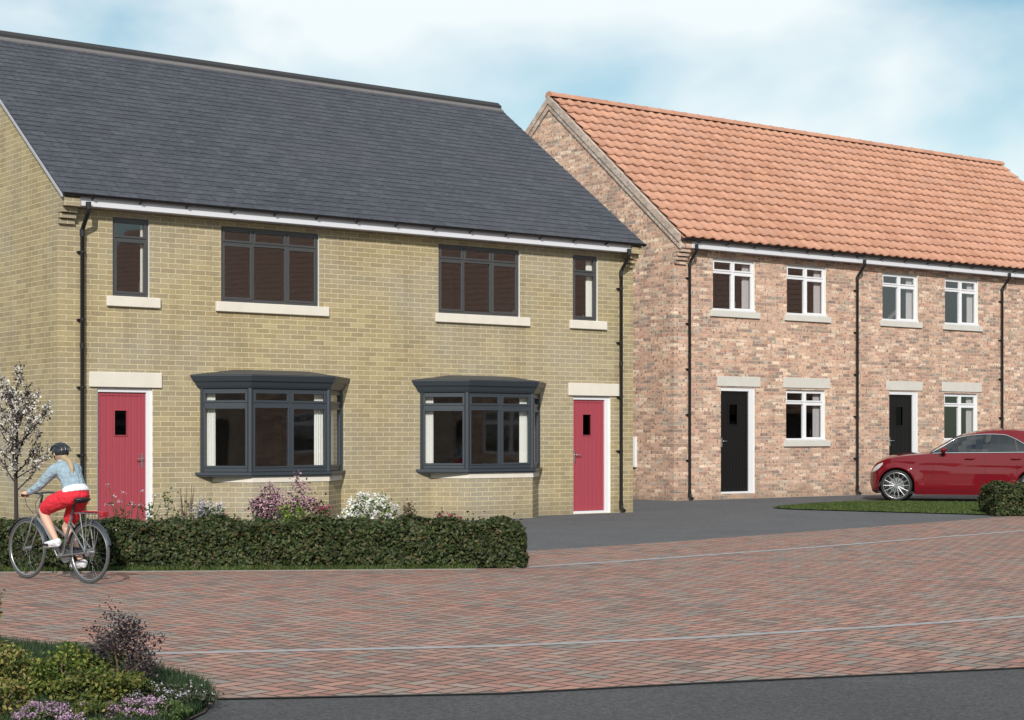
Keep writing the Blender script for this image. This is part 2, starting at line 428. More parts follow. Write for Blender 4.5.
M['leaf_lime'] = leaf_mat('lime_green_leaf', [(0, (.04, .08, .012)), (.5, (.12, .19, .03)), (1, (.22, .27, .05))])
M['leaf_purple'] = leaf_mat('dark_purple_leaf', [(0, (.020, .014, .018)), (.5, (.042, .030, .036)), (.85, (.07, .052, .055)), (1, (.13, .11, .10))], .15)
M['leaf_mid'] = leaf_mat('mid_green_leaf', [(0, (.03, .05, .015)), (.5, (.06, .10, .025)), (1, (.11, .15, .05))])
M['leaf_dusk'] = leaf_mat('bronze_green_leaf', [(0, (.05, .05, .025)), (.5, (.10, .085, .045)), (1, (.16, .10, .07))])
M['grass'] = leaf_mat('grass_blade', [(0, (.035, .06, .015)), (.5, (.065, .10, .025)), (1, (.12, .15, .05))], .3)
M['grass_dark'] = leaf_mat('dark_grass_blade', [(0, (.018, .038, .018)), (.5, (.035, .065, .028)), (1, (.07, .10, .05))], .3)
M['petal_pink'] = leaf_mat('pink_petal', [(0, (.30, .12, .17)), (.5, (.50, .27, .34)), (1, (.72, .50, .55))], .3, .6)
M['petal_mauve'] = leaf_mat('mauve_petal', [(0, (.26, .13, .24)), (.5, (.42, .26, .38)), (1, (.58, .42, .52))], .3, .6)
M['petal_white'] = leaf_mat('white_petal', [(0, (.55, .52, .44)), (.5, (.75, .74, .70)), (1, (.85, .84, .80))], .3, .6)
M['petal_magenta'] = leaf_mat('magenta_petal', [(0, (.28, .03, .10)), (.5, (.45, .06, .16)), (1, (.55, .12, .25))], .3, .6)
M['petal_lilac'] = leaf_mat('pale_lilac_petal', [(0, (.35, .32, .40)), (.5, (.52, .49, .55)), (1, (.68, .66, .68))], .3, .6)
M['bark'] = simple('dark_bark', (.035, .026, .022), .9, var=.35, nscale=30, bump=.6)
M['twig'] = simple('brown_twig', (.10, .07, .05), .9, var=.3, nscale=30)

# ------------------------------------------------------------------ foliage
def leaves_mesh(name, P, size, mat, parent=None, up=.35, elong=1.5, nrm=None, out=.5):
    """leaf-sized folded quads at the points P (n,3)"""
    n = len(P); P = np.asarray(P, dtype=np.float64)
    d = RNG.normal(size=(n, 3)); 
    if nrm is not None: d = d*(1-out) + np.asarray(nrm)*out*1.6
    d[:, 2] += up; d /= np.linalg.norm(d, axis=1)[:, None]
    t = RNG.normal(size=(n, 3)); t -= (t*d).sum(1)[:, None]*d; t /= np.linalg.norm(t, axis=1)[:, None]
    b = np.cross(d, t)
    s = size*RNG.uniform(.6, 1.35, n)[:, None]
    v0 = P - t*s*elong*.5; v2 = P + t*s*elong*.5; v1 = P - b*s*.42 + d*s*.16; v3 = P + b*s*.42 + d*s*.16
    V = np.stack([v0, v1, v2, v3], 1).reshape(-1, 3)
    me = bpy.data.meshes.new(name)
    base = np.arange(n)*4
    T = np.stack([base, base+1, base+2, base, base+2, base+3], 1).reshape(-1)
    me.vertices.add(len(V)); me.vertices.foreach_set('co', V.ravel())
    me.loops.add(len(T)); me.loops.foreach_set('vertex_index', T.astype(np.int32))
    me.polygons.add(2*n); me.polygons.foreach_set('loop_start', np.arange(0, 6*n, 3, dtype=np.int32))
    me.materials.append(mat); me.update(calc_edges=True); me.validate()
    o = bpy.data.objects.new(name, me); COL.objects.link(o)
    if parent is not None: o.parent = parent
    return o
def merge_pts(*a): return np.concatenate(a, 0)
def blob_pts(n, c, r, shell=.35, lump=.22, seed=0):
    """points in the outer part of a lumpy ellipsoid, in clumps, leaving gaps"""
    g = np.random.default_rng(seed)
    k = max(6, int(n/55))
    d = g.normal(size=(k, 3)); d[:, 2] = d[:, 2]*.9 + .25; d /= np.linalg.norm(d, axis=1)[:, None]
    rr = g.uniform(.35, 1.0, k)**.5 * (1 + g.normal(0, lump*.6, k))
    cc = d*rr[:, None]
    idx = g.integers(0, k, n)
    p = cc[idx] + g.normal(0, lump*.62, (n, 3))
    p = p*np.array(r) + np.array(c)
    return p
def petals(name, centres, psize, mat, parent, per=7, spread=.02):
    P = np.repeat(np.asarray(centres), per, 0) + RNG.normal(0, spread, (len(centres)*per, 3))
    return leaves_mesh(name, P, psize, mat, parent, up=.9, elong=1.1)
def stems_mesh(name, base, tips, r, mat, parent, seg=4, wob=.06):
    mb = MB()
    for t in tips:
        b = Vector(base) + Vector((random.uniform(-.05, .05), random.uniform(-.05, .05), 0)); t = Vector(t)
        mid = b.lerp(t, .5) + Vector((random.uniform(-wob, wob), random.uniform(-wob, wob), .04))
        mb.tube([b, mid, t], [r, r*.7, r*.3], seg)
    return mb.build(name, mat, parent)
def hedge(name, label, x0, x1, y0, y1, h, n, rz, loc, seed, leaf=.034):
    g = np.random.default_rng(seed)
    root = thing(name, label, 'hedge', loc, rz)
    L, W = x1-x0, y1-y0
    def surf(n):
        wts = np.array([L*h, L*h*.6, L*W, W*h, W*h]); wts /= wts.sum()
        f = g.choice(5, n, p=wts); a = g.uniform(0, 1, n); b = g.uniform(0, 1, n)
        P = np.zeros((n, 3)); Nn = np.zeros((n, 3))
        for k, (fn, nn) in enumerate(((lambda a, b: (x0+a*L, y0+0*a, b*h), (0,-1,0)), (lambda a, b: (x0+a*L, y1+0*a, b*h), (0,1,0)), (lambda a, b: (x0+a*L, y0+b*W, h+0*a), (0,0,1)), (lambda a, b: (x0+0*a, y0+a*W, b*h), (-1,0,0)), (lambda a, b: (x1+0*a, y0+a*W, b*h), (1,0,0)))):
            q = f == k; P[q] = np.stack(fn(a[q], b[q]), 1); Nn[q] = nn
        return P, Nn
    P, Nn = surf(n)
    dep = np.abs(g.normal(0, .05, n))
    lum = .030*np.sin(P[:, 0]*5.1+1) + .025*np.sin(P[:, 0]*11.7+P[:, 2]*9) + .02*np.sin(P[:, 2]*17+P[:, 0]*3.3+P[:, 1]*8)
    P = P - Nn*(dep - lum)[:, None]
    # rounded top edges
    ctr = np.array([(x0+x1)/2, (y0+y1)/2, 0])
    hi = np.clip((P[:, 2]-h*.82)/(h*.18), 0, 1); P[:, 1] += (ctr[1]-P[:, 1])*.16*hi; 
    for xe, sg in ((x0, 1), (x1, -1)):
        e = np.clip(1-np.abs(P[:, 0]-xe)/.18, 0, 1); P[:, 2] -= .05*e*(P[:, 2]/h)
    P[:, 2] = np.maximum(P[:, 2], .015)
    # stray shoots above the clipped top
    m = int(L*26); tops = np.stack([g.uniform(x0, x1, m), g.uniform(y0, y1, m), h + np.abs(g.normal(0, .028, m)) + .01], 1)
    leaves_mesh('foliage', merge_pts(P, tops), leaf, M['hedge'], root, up=.25, elong=1.55, nrm=np.concatenate([Nn, np.tile([0,0,1.], (m,1))]), out=.45)
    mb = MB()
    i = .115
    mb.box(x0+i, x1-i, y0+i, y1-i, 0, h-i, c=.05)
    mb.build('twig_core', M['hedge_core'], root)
    return root
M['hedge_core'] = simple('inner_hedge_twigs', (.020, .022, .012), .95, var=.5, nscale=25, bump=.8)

def shrub(name, label, loc, r, n, leaf, mat, seed, flowers=None, fcount=0, fmat=None, fsize=.02, fspread=.02, per=7, lump=.22, stems=7, h0=.0, stem_mat=None, elong=1.4, group=None, ftop=.1):
    root = thing(name, label, 'shrub' if 'flower' not in name else 'plant', loc, 0, group)
    c = (0, 0, h0 + r[2]*.55)
    P = blob_pts(n, c, (r[0], r[1], r[2]*.55), lump=lump, seed=seed)
    P[:, 2] = np.abs(P[:, 2])
    leaves_mesh('foliage', P, leaf, mat, root, up=.5, elong=elong)
    g = np.random.default_rng(seed+5)
    tips = P[g.integers(0, n, stems)]
    stems_mesh('stem', (0, 0, -.01), [tuple(t) for t in tips], .008, stem_mat or M['twig'], root)
    if fcount:
        key = P[:, 2] + g.normal(0, .12*r[2], n) - P[:, 1]*.25
        sel = np.argsort(-key)[:int(fcount/ftop*.5) + fcount]
        C = P[g.choice(sel, fcount)] + np.array([0, -.01, .015])
        petals('blossom', C, fsize, fmat, root, per, fspread)
    return root

# ------------------------------------------------------------------ building parts
def wall_sheet(mb, x0, x1, z0, z1, holes, y=0, depth=.10, mi_rev=1, M_=None, out=-1):
    """brick sheet at local y facing -y with openings and their reveals"""
    xs = sorted({x0, x1, *[h[0] for h in holes], *[h[1] for h in holes]}); zs = sorted({z0, z1, *[h[2] for h in holes], *[h[3] for h in holes]})
    for a, b in zip(xs[:-1], xs[1:]):
        for c, d in zip(zs[:-1], zs[1:]):
            mx, mz = (a+b)/2, (c+d)/2
            if any(h[0] < mx < h[1] and h[2] < mz < h[3] for h in holes): continue
            mb.add([(a,y,c),(b,y,c),(b,y,d),(a,y,d)], [(0,1,2,3)], 0, False, M_)
    for a, b, c, d in holes:
        Y = y+depth
        mb.add([(a,y,c),(a,Y,c),(a,Y,d),(a,y,d)], [(0,1,2,3)], mi_rev, False, M_)
        mb.add([(b,y,c),(b,y,d),(b,Y,d),(b,Y,c)], [(0,1,2,3)], mi_rev, False, M_)
        mb.add([(a,y,d),(a,Y,d),(b,Y,d),(b,y,d)], [(0,1,2,3)], mi_rev, False, M_)
        mb.add([(a,y,c),(b,y,c),(b,Y,c),(a,Y,c)], [(0,1,2,3)], mi_rev, False, M_)

def window(parent, x0, x1, z0, z1, cols, transom, fmat, y=.055, M_=None, of=.055, mu=.06, sash=.036, top_sash=True, sashes=None, curtains=(), gap=.003, cur_y=.22, name='window', cmat=None):
    """frame (one mesh) > pane per light, curtain"""
    f = MB(); d = .07
    x0 += gap; x1 -= gap; z0 += gap; z1 -= gap
    f.box(x0, x0+of, y, y+d, z0, z1, M_=None, M=M_, c=.005) if False else None
    def B(a, b, c, e, ya, yb, ch=.005): f.box(a, b, ya, yb, c, e, 0, M_, ch)
    B(x0, x0+of, z0, z1, y, y+d); B(x1-of, x1, z0, z1, y, y+d)
    B(x0+of, x1-of, z0, z0+of, y+.001, y+d); B(x0+of, x1-of, z1-of, z1, y+.001, y+d)
    edges = [x0] + [x0 + c for c in cols] + [x1]
    for c in cols: B(x0+c-mu/2, x0+c+mu/2, z0+of, z1-of, y+.002, y+d)
    rows = [(z0, z1)]
    if transom:
        rows = [(z0, transom), (transom, z1)]
    lights = []
    for i in range(len(edges)-1):
        a = edges[i] + (of if i == 0 else mu/2); b = edges[i+1] - (of if i == len(edges)-2 else mu/2)
        if transom: B(a, b, transom-mu/2, transom+mu/2, y+.003, y+d)
        for r, (c, e) in enumerate(rows):
            cc = c + (of if r == 0 else mu/2); ee = e - (of if r == len(rows)-1 else mu/2)
            has = (r == 1 and top_sash) or (r == 0 and (sashes is None or i in sashes))
            if has:
                s_ = sash; ya = y - .012; yb = y + .03; ov = .012
                B(a-ov, a+s_-ov, cc-ov, ee+ov, ya, yb, .004); B(b-s_+ov, b+ov, cc-ov, ee+ov, ya, yb, .004)
                B(a+s_-ov, b-s_+ov, cc-ov, cc+s_-ov, ya+.001, yb, .004); B(a+s_-ov, b-s_+ov, ee-s_+ov, ee+ov, ya+.001, yb, .004)
                lights.append((a+s_-ov, b-s_+ov, cc+s_-ov, ee-s_+ov, y+.012))
            else: lights.append((a, b, cc, ee, y+.035))
    fo = f.build(name, fmat, parent)
    for a, b, c, e, yy in lights:
        p = MB(); p.add([(a-.004, yy, c-.004), (b+.004, yy, c-.004), (b+.004, yy, e+.004), (a-.004, yy, e+.004)], [(0,1,2,3)], 0, False, M_)
        p.build('pane', M['glass'], fo)
    for (a, b) in curtains:
        c = MB(); n = 36; vs = []; 
        for i in range(n+1):
            xx = x0 + a + (b-a)*i/n; w = .022*math.sin(i*1.15)+.008*math.sin(i*.47)
            vs += [(xx, y+cur_y+w, z0-.02), (xx, y+cur_y+w*.7, z1+.02)]
        c.add(vs, [(2*i, 2*i+2, 2*i+3, 2*i+1) for i in range(n)], 0, True, M_)
        c.build('curtain', cmat or M['curtain'], fo)
    return fo

def slab(parent, name, x0, x1, y0, y1, z0, z1, mat, c=.006):
    return MB().box(x0, x1, y0, y1, z0, z1, c=c).build(name, mat, parent)

def front_door(parent, x0, x1, z0, z1, leaf, rev, hinge_right, fw_l, fw_r, fw_t, glass, y=.06):
    """door frame (white) > leaf parts.  leaf/glass = (xa, xb, za, zb)"""
    lo = MB(); a, b, c, d = leaf
    gx0, gx1, gz0, gz1 = glass
    Y = y + .012
    # leaf made of stiles and rails round the boarded field, with a small glazed light
    for (p, q, r, s_) in ((a, gx0, c, d), (gx1, b, c, d), (gx0, gx1, c, gz0), (gx0, gx1, gz1, d)):
        lo.box(p, q, Y, Y+.045, r, s_)
    e = .055
    for (p, q, r, s_) in ((a, a+e, c, d), (b-e, b, c, d), (a+e, b-e, d-e, d), (a+e, b-e, c, c+e*1.4)):
        lo.box(p, q, Y-.010, Y-.001, r, s_, c=.003)
    L = lo.build('front_door', rev, parent)
    fr = MB()
    fr.box(x0, x0+fw_l, y-.03, y+.09, z0, z1, c=.004); fr.box(x1-fw_r, x1, y-.03, y+.09, z0, z1, c=.004)
    fr.box(x0+fw_l, x1-fw_r, y-.029, y+.09, z1-fw_t, z1, c=.004); fr.box(x0+fw_l, x1-fw_r, y-.05, y+.09, z0, z0+.045, c=.004)
    fr.build('door_frame', M['upvc'], L)
    g = MB(); g.add([(gx0, Y+.02, gz0), (gx1, Y+.02, gz0), (gx1, Y+.02, gz1), (gx0, Y+.02, gz1)], [(0,1,2,3)]); g.build('door_light', M['glass_dark'], L)
    tr = MB(); w = .016
    for (p, q, r, s_) in ((gx0-w, gx0, gz0-w, gz1+w), (gx1, gx1+w, gz0-w, gz1+w), (gx0, gx1, gz1, gz1+w), (gx0, gx1, gz0-w, gz0)):
        tr.box(p, q, Y-.014, Y+.0185, r, s_, c=.003)
    tr.build('light_trim', rev, L)
    hx = a+.06 if not hinge_right else b-.06; sg = 1 if not hinge_right else -1
    hz = c + (d-c)*.49
    h = MB(); h.box(hx-.018, hx+.018, Y-.018, Y-.0105, hz-.11, hz+.11, c=.003)
    h.tube([(hx, Y-.018, hz+.03), (hx, Y-.055, hz+.03), (hx+sg*.02, Y-.06, hz+.03), (hx+sg*.12, Y-.06, hz+.028)], .009, 8)
    h.disc((hx, hz-.06), .009, Y-.022, Y-.0185, 10)
    h.build('door_handle', M['handle'], L)
    return L

def gutter(parent, x0, x1, y, z, r=.046, brk=.9):
    g = MB(); n = 8; 
    prof = [(y + r*math.cos(PI + PI*k/n), z + r*math.sin(PI + PI*k/n)) for k in range(n+1)]
    inn = [(y + (r-.006)*math.cos(PI + PI*k/n), z + (r-.006)*math.sin(PI + PI*k/n)) for k in range(n+1)]
    P = prof + inn[::-1]; m = len(P)
    vs = [(x0, a, b) for a, b in P] + [(x1, a, b) for a, b in P]
    g.add(vs, [(i, (i+1) % m, m + (i+1) % m, m + i) for i in range(m)], 0, False)
    for xx in (x0, x1):
        q = [(xx, a, b) for a, b in prof]; g.add(q, [tuple(range(len(q)))])
    go = g.build('gutter', M['black_plastic'], parent)
    x = x0 + brk*.6
    while x < x1 - .1:
        b_ = MB(); b_.box(x-.022, x+.022, y-r-.004, y+r+.02, z-.012, z+.004, c=.002)
        b_.tube([(x, y-r*.98, z-.01), (x, y-r*.62, z-r*.85), (x, y, z-r-.006), (x, y+r*.8, z-r*.6-.03), (x, y+r+.03, z-.085)], .014, 6)
        b_.build('gutter_bracket', M['black_plastic'], go); x += brk
    return go
def downpipe(parent, x, yg, zg, ztop, off=-.075):
    p = MB(); r = .034
    p.tube([(x+.0, yg, zg-.05), (x, yg, zg-.16)], .042, 10)
    p.tube([(x, yg, zg-.1), (x, yg, zg-.19), (x, yg+.03, zg-.23), (x, off-.03, zg-.42), (x, off, zg-.47), (x, off, .16)], r, 10)
    p.tube([(x, off, zg-.45), (x, off, zg-.56)], .041, 10)
    p.tube([(x, off, 2.05*zg/3.6), (x, off, 2.05*zg/3.6-.09)], .040, 10)
    p.tube([(x, off, .22), (x, off, .10)], .042, 10)
    p.tube([(x, off, .14), (x, off-.03, .07), (x, off-.10, .03)], .036, 10)
    o = p.build('downpipe', M['black_plastic'], parent)
    z = zg - .8
    while z > .3:
        b_ = MB(); b_.box(x-.068, x+.068, off+.02, -.001, z-.014, z+.014, c=.003); b_.tube([(x, off, z-.016), (x, off, z+.016)], .042, 10)
        b_.build('pipe_clip', M['black_plastic'], o); z -= 1.05
    return o

# ================================================================== GROUND
def ground_sheet(name, pts, z, mat, kind='structure', sub=0):
    mb = MB(); mb.add([(x, y, z) for x, y in pts], [tuple(range(len(pts)))])
    o = mb.build(name, mat); tag(o, kind=kind); return o
ground_sheet('ground', [(-600, -200), (600, -200), (600, 900), (-600, 900)], -.012, M['far_ground'])
ground_sheet('driveway_tarmac', [(-30, 12), (40, 12), (60, 60), (-30, 60)], -.008, M['tarmac'])
edge = [(-60, 5.2), (-20, 8.3), (-8, 9.3), (-1.65, 9.81), (-.07, 10.02), (1.07, 10.42), (3.31, 11.13), (7, 12.35), (10, 12.9), (14, 12.3), (20, 10), (40, 2)]
far = [(60, 2), (60, 11), (16.6, 11.8), (16.6, 39.4), (14.2, 37.0), (9.28, 31.93), (6.5, 28.8), (4.01, 26.14), (2.0, 24.0), (.24, 22.32), (-.5, 21.0), (-.45, 19.25), (-3, 19.0), (-6.2, 18.74), (-60, 14)]
ground_sheet('paved_road', edge + far, -.004, M['paving'])
ground_sheet('asphalt_road', [(-60, -60), (60, -60), (60, 2)] + edge[::-1], -.010, M['asphalt'])
def strip(name, line, w, z, mat, h=.004):
    mb = MB(); n = len(line); L = []; R = []
    for i, p in enumerate(line):
        a = Vector(line[max(i-1, 0)]); b = Vector(line[min(i+1, n-1)]); t = (b-a).normalized(); nn = Vector((-t.y, t.x))
        L.append(Vector(p)+nn*w/2); R.append(Vector(p)-nn*w/2)
    for i in range(n-1):
        q = [L[i], R[i], R[i+1], L[i+1]]
        mb.add([(*v, z) for v in q] + [(*v, z-h) for v in q], [(0,1,2,3), (1,5,6,2), (0,3,7,4)])
    o = mb.build(name, mat); tag(o, kind='structure'); return o
def dense(line, step=.42):
    out = []
    for a, b in zip(line[:-1], line[1:]):
        a = Vector(a); b = Vector(b); k = max(1, int((b-a).length/step))
        for i in range(k): out.append(tuple(a.lerp(b, i/k)))
    out.append(tuple(line[-1])); return out
strip('paving_marker_row', dense([(-16, 11.0), (-6, 11.5), (-2.35, 11.83), (-.09, 12.23), (1.35, 12.73), (2.96, 13.51), (4.25, 14.22), (9, 17.0), (16.4, 21.6)]), .075, .003, M['stripe'])
strip('paving_marker_row', dense([(.0, 19.42), (.21, 19.55), (1.31, 20.45), (4.0, 22.95), (8.0, 26.95), (14, 33.2), (16.4, 35.7)]), .10, .003, M['stripe'])
strip('road_edge_channel', dense([(-8, 9.28), (-1.65, 9.80), (-.07, 10.0), (1.07, 10.40), (3.31, 11.11), (7, 12.33), (10, 12.88), (14, 12.28)]), .022, .001, simple('black_joint', (.012, .012, .012), .9))

# ================================================================== HOUSE 1 (pale brick pair)
P1 = (-6.9966, 26.5054, 0)
H1 = thing('semi_detached_house', 'pair of yellow-brick houses with dark slate roof, red doors and grey bay windows', 'house', P1, A)
L1, D1, EZ1 = 11.77, 8.9, 5.17
win1 = [(.90, 1.525, 3.69, 4.93), (2.80, 4.66, 3.69, 4.93), (7.14, 8.98, 3.69, 4.93), (10.25, 10.87, 3.69, 4.93)]
doors1 = [(.64, 1.58, .0, 2.24), (10.26, 11.19, .0, 2.24)]
bays1 = [(2.42, 3.02, 4.49, 5.10), (6.74, 7.35, 8.81, 9.42)]
holes1 = win1 + doors1 + [(b[0]+.12, b[3]-.12, .95, 2.22) for b in bays1]
w = MB()
wall_sheet(w, 0, L1, -.1, EZ1, holes1)
pitch1 = .712; RT1 = D1/2; RZ1 = EZ1 + .02 + pitch1*(RT1+.30)
for xs_, flip in ((0, 0), (L1, 1)):
    wz = lambda t: RZ1 - pitch1*abs(t-RT1) - .04
    q = [(xs_, 0, -.1), (xs_, 0, wz(0)), (xs_, RT1, wz(RT1)), (xs_, D1, wz(D1)), (xs_, D1, -.1)]
    w.add(q, [tuple(range(5)) if not flip else tuple(reversed(range(5)))])
w.add([(0, D1, -.1), (0, D1, EZ1), (L1, D1, EZ1), (L1, D1, -.1)], [(0,1,2,3)])
wall1 = w.build('brick_wall', [M['brick_yellow'], M['reveal']], H1)
# corbelled eaves corners
for (xa, xb) in ((-.005, .25), (L1-.25, L1+.005)):
    c = MB()
    for k, z in enumerate((4.76, 4.845, 4.93)):
        c.box(xa, xb, -.055*(k+1), -.001, z, z+.068 if k < 2 else 5.012)
    wz0 = EZ1+.02 - .05
    c.add([(xa, -.275, 5.014), (xb, -.275, 5.014), (xb, -.001, 5.014), (xa, -.001, 5.014), (xa, -.275, wz0), (xb, -.275, wz0), (xb, -.001, wz0+.19), (xa, -.001, wz0+.19)],
          [(0,3,2,1),(4,5,6,7),(0,1,5,4),(1,2,6,5),(2,3,7,6),(3,0,4,7)])
    c.build('eaves_corbel', M['brick_yellow'], H1)

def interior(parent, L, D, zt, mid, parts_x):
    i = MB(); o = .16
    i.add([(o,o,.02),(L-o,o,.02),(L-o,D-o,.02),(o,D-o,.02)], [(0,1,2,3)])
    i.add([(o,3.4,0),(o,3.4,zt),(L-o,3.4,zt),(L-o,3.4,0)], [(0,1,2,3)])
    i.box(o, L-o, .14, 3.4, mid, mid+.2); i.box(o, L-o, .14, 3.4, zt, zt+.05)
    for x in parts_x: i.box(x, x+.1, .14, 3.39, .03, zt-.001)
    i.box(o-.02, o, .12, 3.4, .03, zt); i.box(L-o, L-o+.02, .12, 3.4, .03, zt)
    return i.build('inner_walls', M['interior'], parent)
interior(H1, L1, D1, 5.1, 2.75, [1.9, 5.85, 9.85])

# slate roof: individual slates in overlapping courses
def roof_plane_pts(s, d, h, front, eave_t, eave_z, pitch, D):
    """s along, d up the slope from the eave edge, h above plane"""
    c = 1/math.hypot(1, pitch); sn = pitch*c
    t = eave_t + d*c - h*sn; z = eave_z + d*sn + h*c
    if not front: t = D - t
    return (s, t, z)
def slate_roof(parent, x0, x1, eave_t, eave_z, pitch, D):
    rise = (D/2 - eave_t)*math.hypot(1, pitch); mb = MB(); g = random.Random(3)
    ex = .172; wd = .255; n = int(rise/ex)+1
    for front in (True, False):
        for k in range(n):
            d0 = k*ex; d1 = min(d0 + ex + .02, rise)
            x = x0 - (wd/2 if k % 2 else 0)
            while x < x1:
                a = max(x+.0025, x0); b = min(x+wd-.0025, x1); x += wd
                if b - a < .02: continue
                jd = g.uniform(-.006, .006); lift = g.uniform(0, .004)
                pt = lambda s, d, h: roof_plane_pts(s, d, h, front, eave_t, eave_z, pitch, D)
                hb = .011+lift*.7; ht = .005
                v = [pt(a, d0+jd, hb), pt(b, d0+jd, hb), pt(b, d1, ht), pt(a, d1, ht), pt(a, d0+jd, hb-.010), pt(b, d0+jd, hb-.010)]
                mb.add(v, [(0,1,2,3), (4,5,1,0)])
        p0 = lambda s, d: roof_plane_pts(s, d, -.03, front, eave_t, eave_z, pitch, D)
        p1 = lambda s, d: roof_plane_pts(s, d, .0, front, eave_t, eave_z, pitch, D)
        mb.add([p0(x0+.005,0),p0(x1-.005,0),p0(x1-.005,rise),p0(x0+.005,rise),p1(x0+.005,0),p1(x1-.005,0),p1(x1-.005,rise),p1(x0+.005,rise)],
               [(0,3,2,1),(4,5,6,7),(0,1,5,4),(1,2,6,5),(2,3,7,6),(3,0,4,7)])
    return mb.build('slate_roof', M['slate'], parent)
RX0, RX1 = -.06, L1+.03
slate1 = slate_roof(H1, RX0, RX1, -.32, EZ1+.03, pitch1, D1)
# ridge: angled ridge tiles
rg = MB(); fl = MB(); x = RX0-.01
RZt = EZ1 + .01 + pitch1*(D1/2+.32)
def ridge_piece(mb, xa, xb, a0, a1, zt, th):
    for sgn in (-1, 1):
        v = [(xa, RT1+sgn*a0, zt-a0*pitch1), (xb, RT1+sgn*a0, zt-a0*pitch1), (xb, RT1+sgn*a1, zt-a1*pitch1), (xa, RT1+sgn*a1, zt-a1*pitch1)]
        v += [(X, Y, Z-th) for X, Y, Z in v]
        mb.add(v, [(0,1,2,3) if sgn < 0 else (3,2,1,0), (3,2,6,7), (0,3,7,4), (1,5,6,2), (4,7,6,5)])
while x < RX1:
    e = min(x+.45, RX1+.01)
    ridge_piece(rg, x+.002, e-.002, 0, .12, RZt+.105, .05)
    x += .45
ridge_piece(fl, RX0, RX1, .09, .215, RZt+.052, .02)
rg.build('ridge_tiles', M['ridge_dark'], slate1); fl.build('ridge_flashing', M['ridge_grey'], slate1)
# verge undercloak strips
for xs_ in (RX0, RX1):
    vg = MB()
    for sg in (1, -1):
        xa, xb = xs_-.012, xs_+.012
        pts = [(RT1 - sg*(RT1+.30), EZ1+.0-.035), (RT1 - sg*(RT1+.30), EZ1+.0+.012), (RT1, RZt+.012), (RT1, RZt-.035)]
        vg.add([(xa, t, z) for t, z in pts] + [(xb, t, z) for t, z in pts], [(0,1,2,3), (7,6,5,4), (1,5,6,2), (0,4,5,1), (0,3,7,4)])
    vg.build('verge_strip', M['verge_grey'], slate1)
slab(H1, 'fascia_board', .255, L1-.255, -.245, -.222, 5.03, 5.18, M['fascia'])
slab(H1, 'soffit_board', .255, L1-.255, -.221, -.002, 5.035, 5.05, M['fascia'])
gutter(H1, -.03, L1+.05, -.305, 5.208, brk=.80)
downpipe(H1, .365, -.305, 5.14, 5.14)
downpipe(H1, 11.40, -.305, 5.14, 5.14)

W1 = M['anthracite']
def sill(parent, x0, x1, z1, h=.165, mat='stone', proj=.055):
    return slab(parent, 'window_sill', x0, x1, -proj, .06, z1-h, z1-.002, M[mat], .008)
wo = window(H1, *win1[0], [], 4.60, W1, y=.035, curtains=[(.53, .60)], cur_y=.10); sill(wo, .79, 1.70, 3.69)
wo = window(H1, *win1[1], [.60, 1.24], 4.66, W1, y=.035, sashes=(0, 2), curtains=[]); sill(wo, 2.695, 4.835, 3.69)
wo = window(H1, *win1[2], [.57, 1.20], 4.66, W1, y=.035, sashes=(0, 2), curtains=[]); sill(wo, 7.06, 9.19, 3.69)
wo = window(H1, *win1[3], [], 4.60, W1, y=.035, curtains=[(.44, .58)], cur_y=.11); sill(wo, 10.16, 11.07, 3.69)
for (a, b) in ((.503, 1.733), (10.135, 11.393)):
    slab(H1, 'door_lintel', a, b, -.035, .08, 2.25, 2.49, M['stone'], .008)
front_door(H1, .64, 1.58, .0, 2.24, (.672, 1.487, .05, 2.175), M['door_red'], True, .030, .092, .065, (.965, 1.165, 1.50, 1.885))
front_door(H1, 10.26, 11.19, .0, 2.24, (10.292, 11.075, .05, 2.175), M['door_red'], False, .030, .114, .065, (10.55, 10.755, 1.50, 1.89))

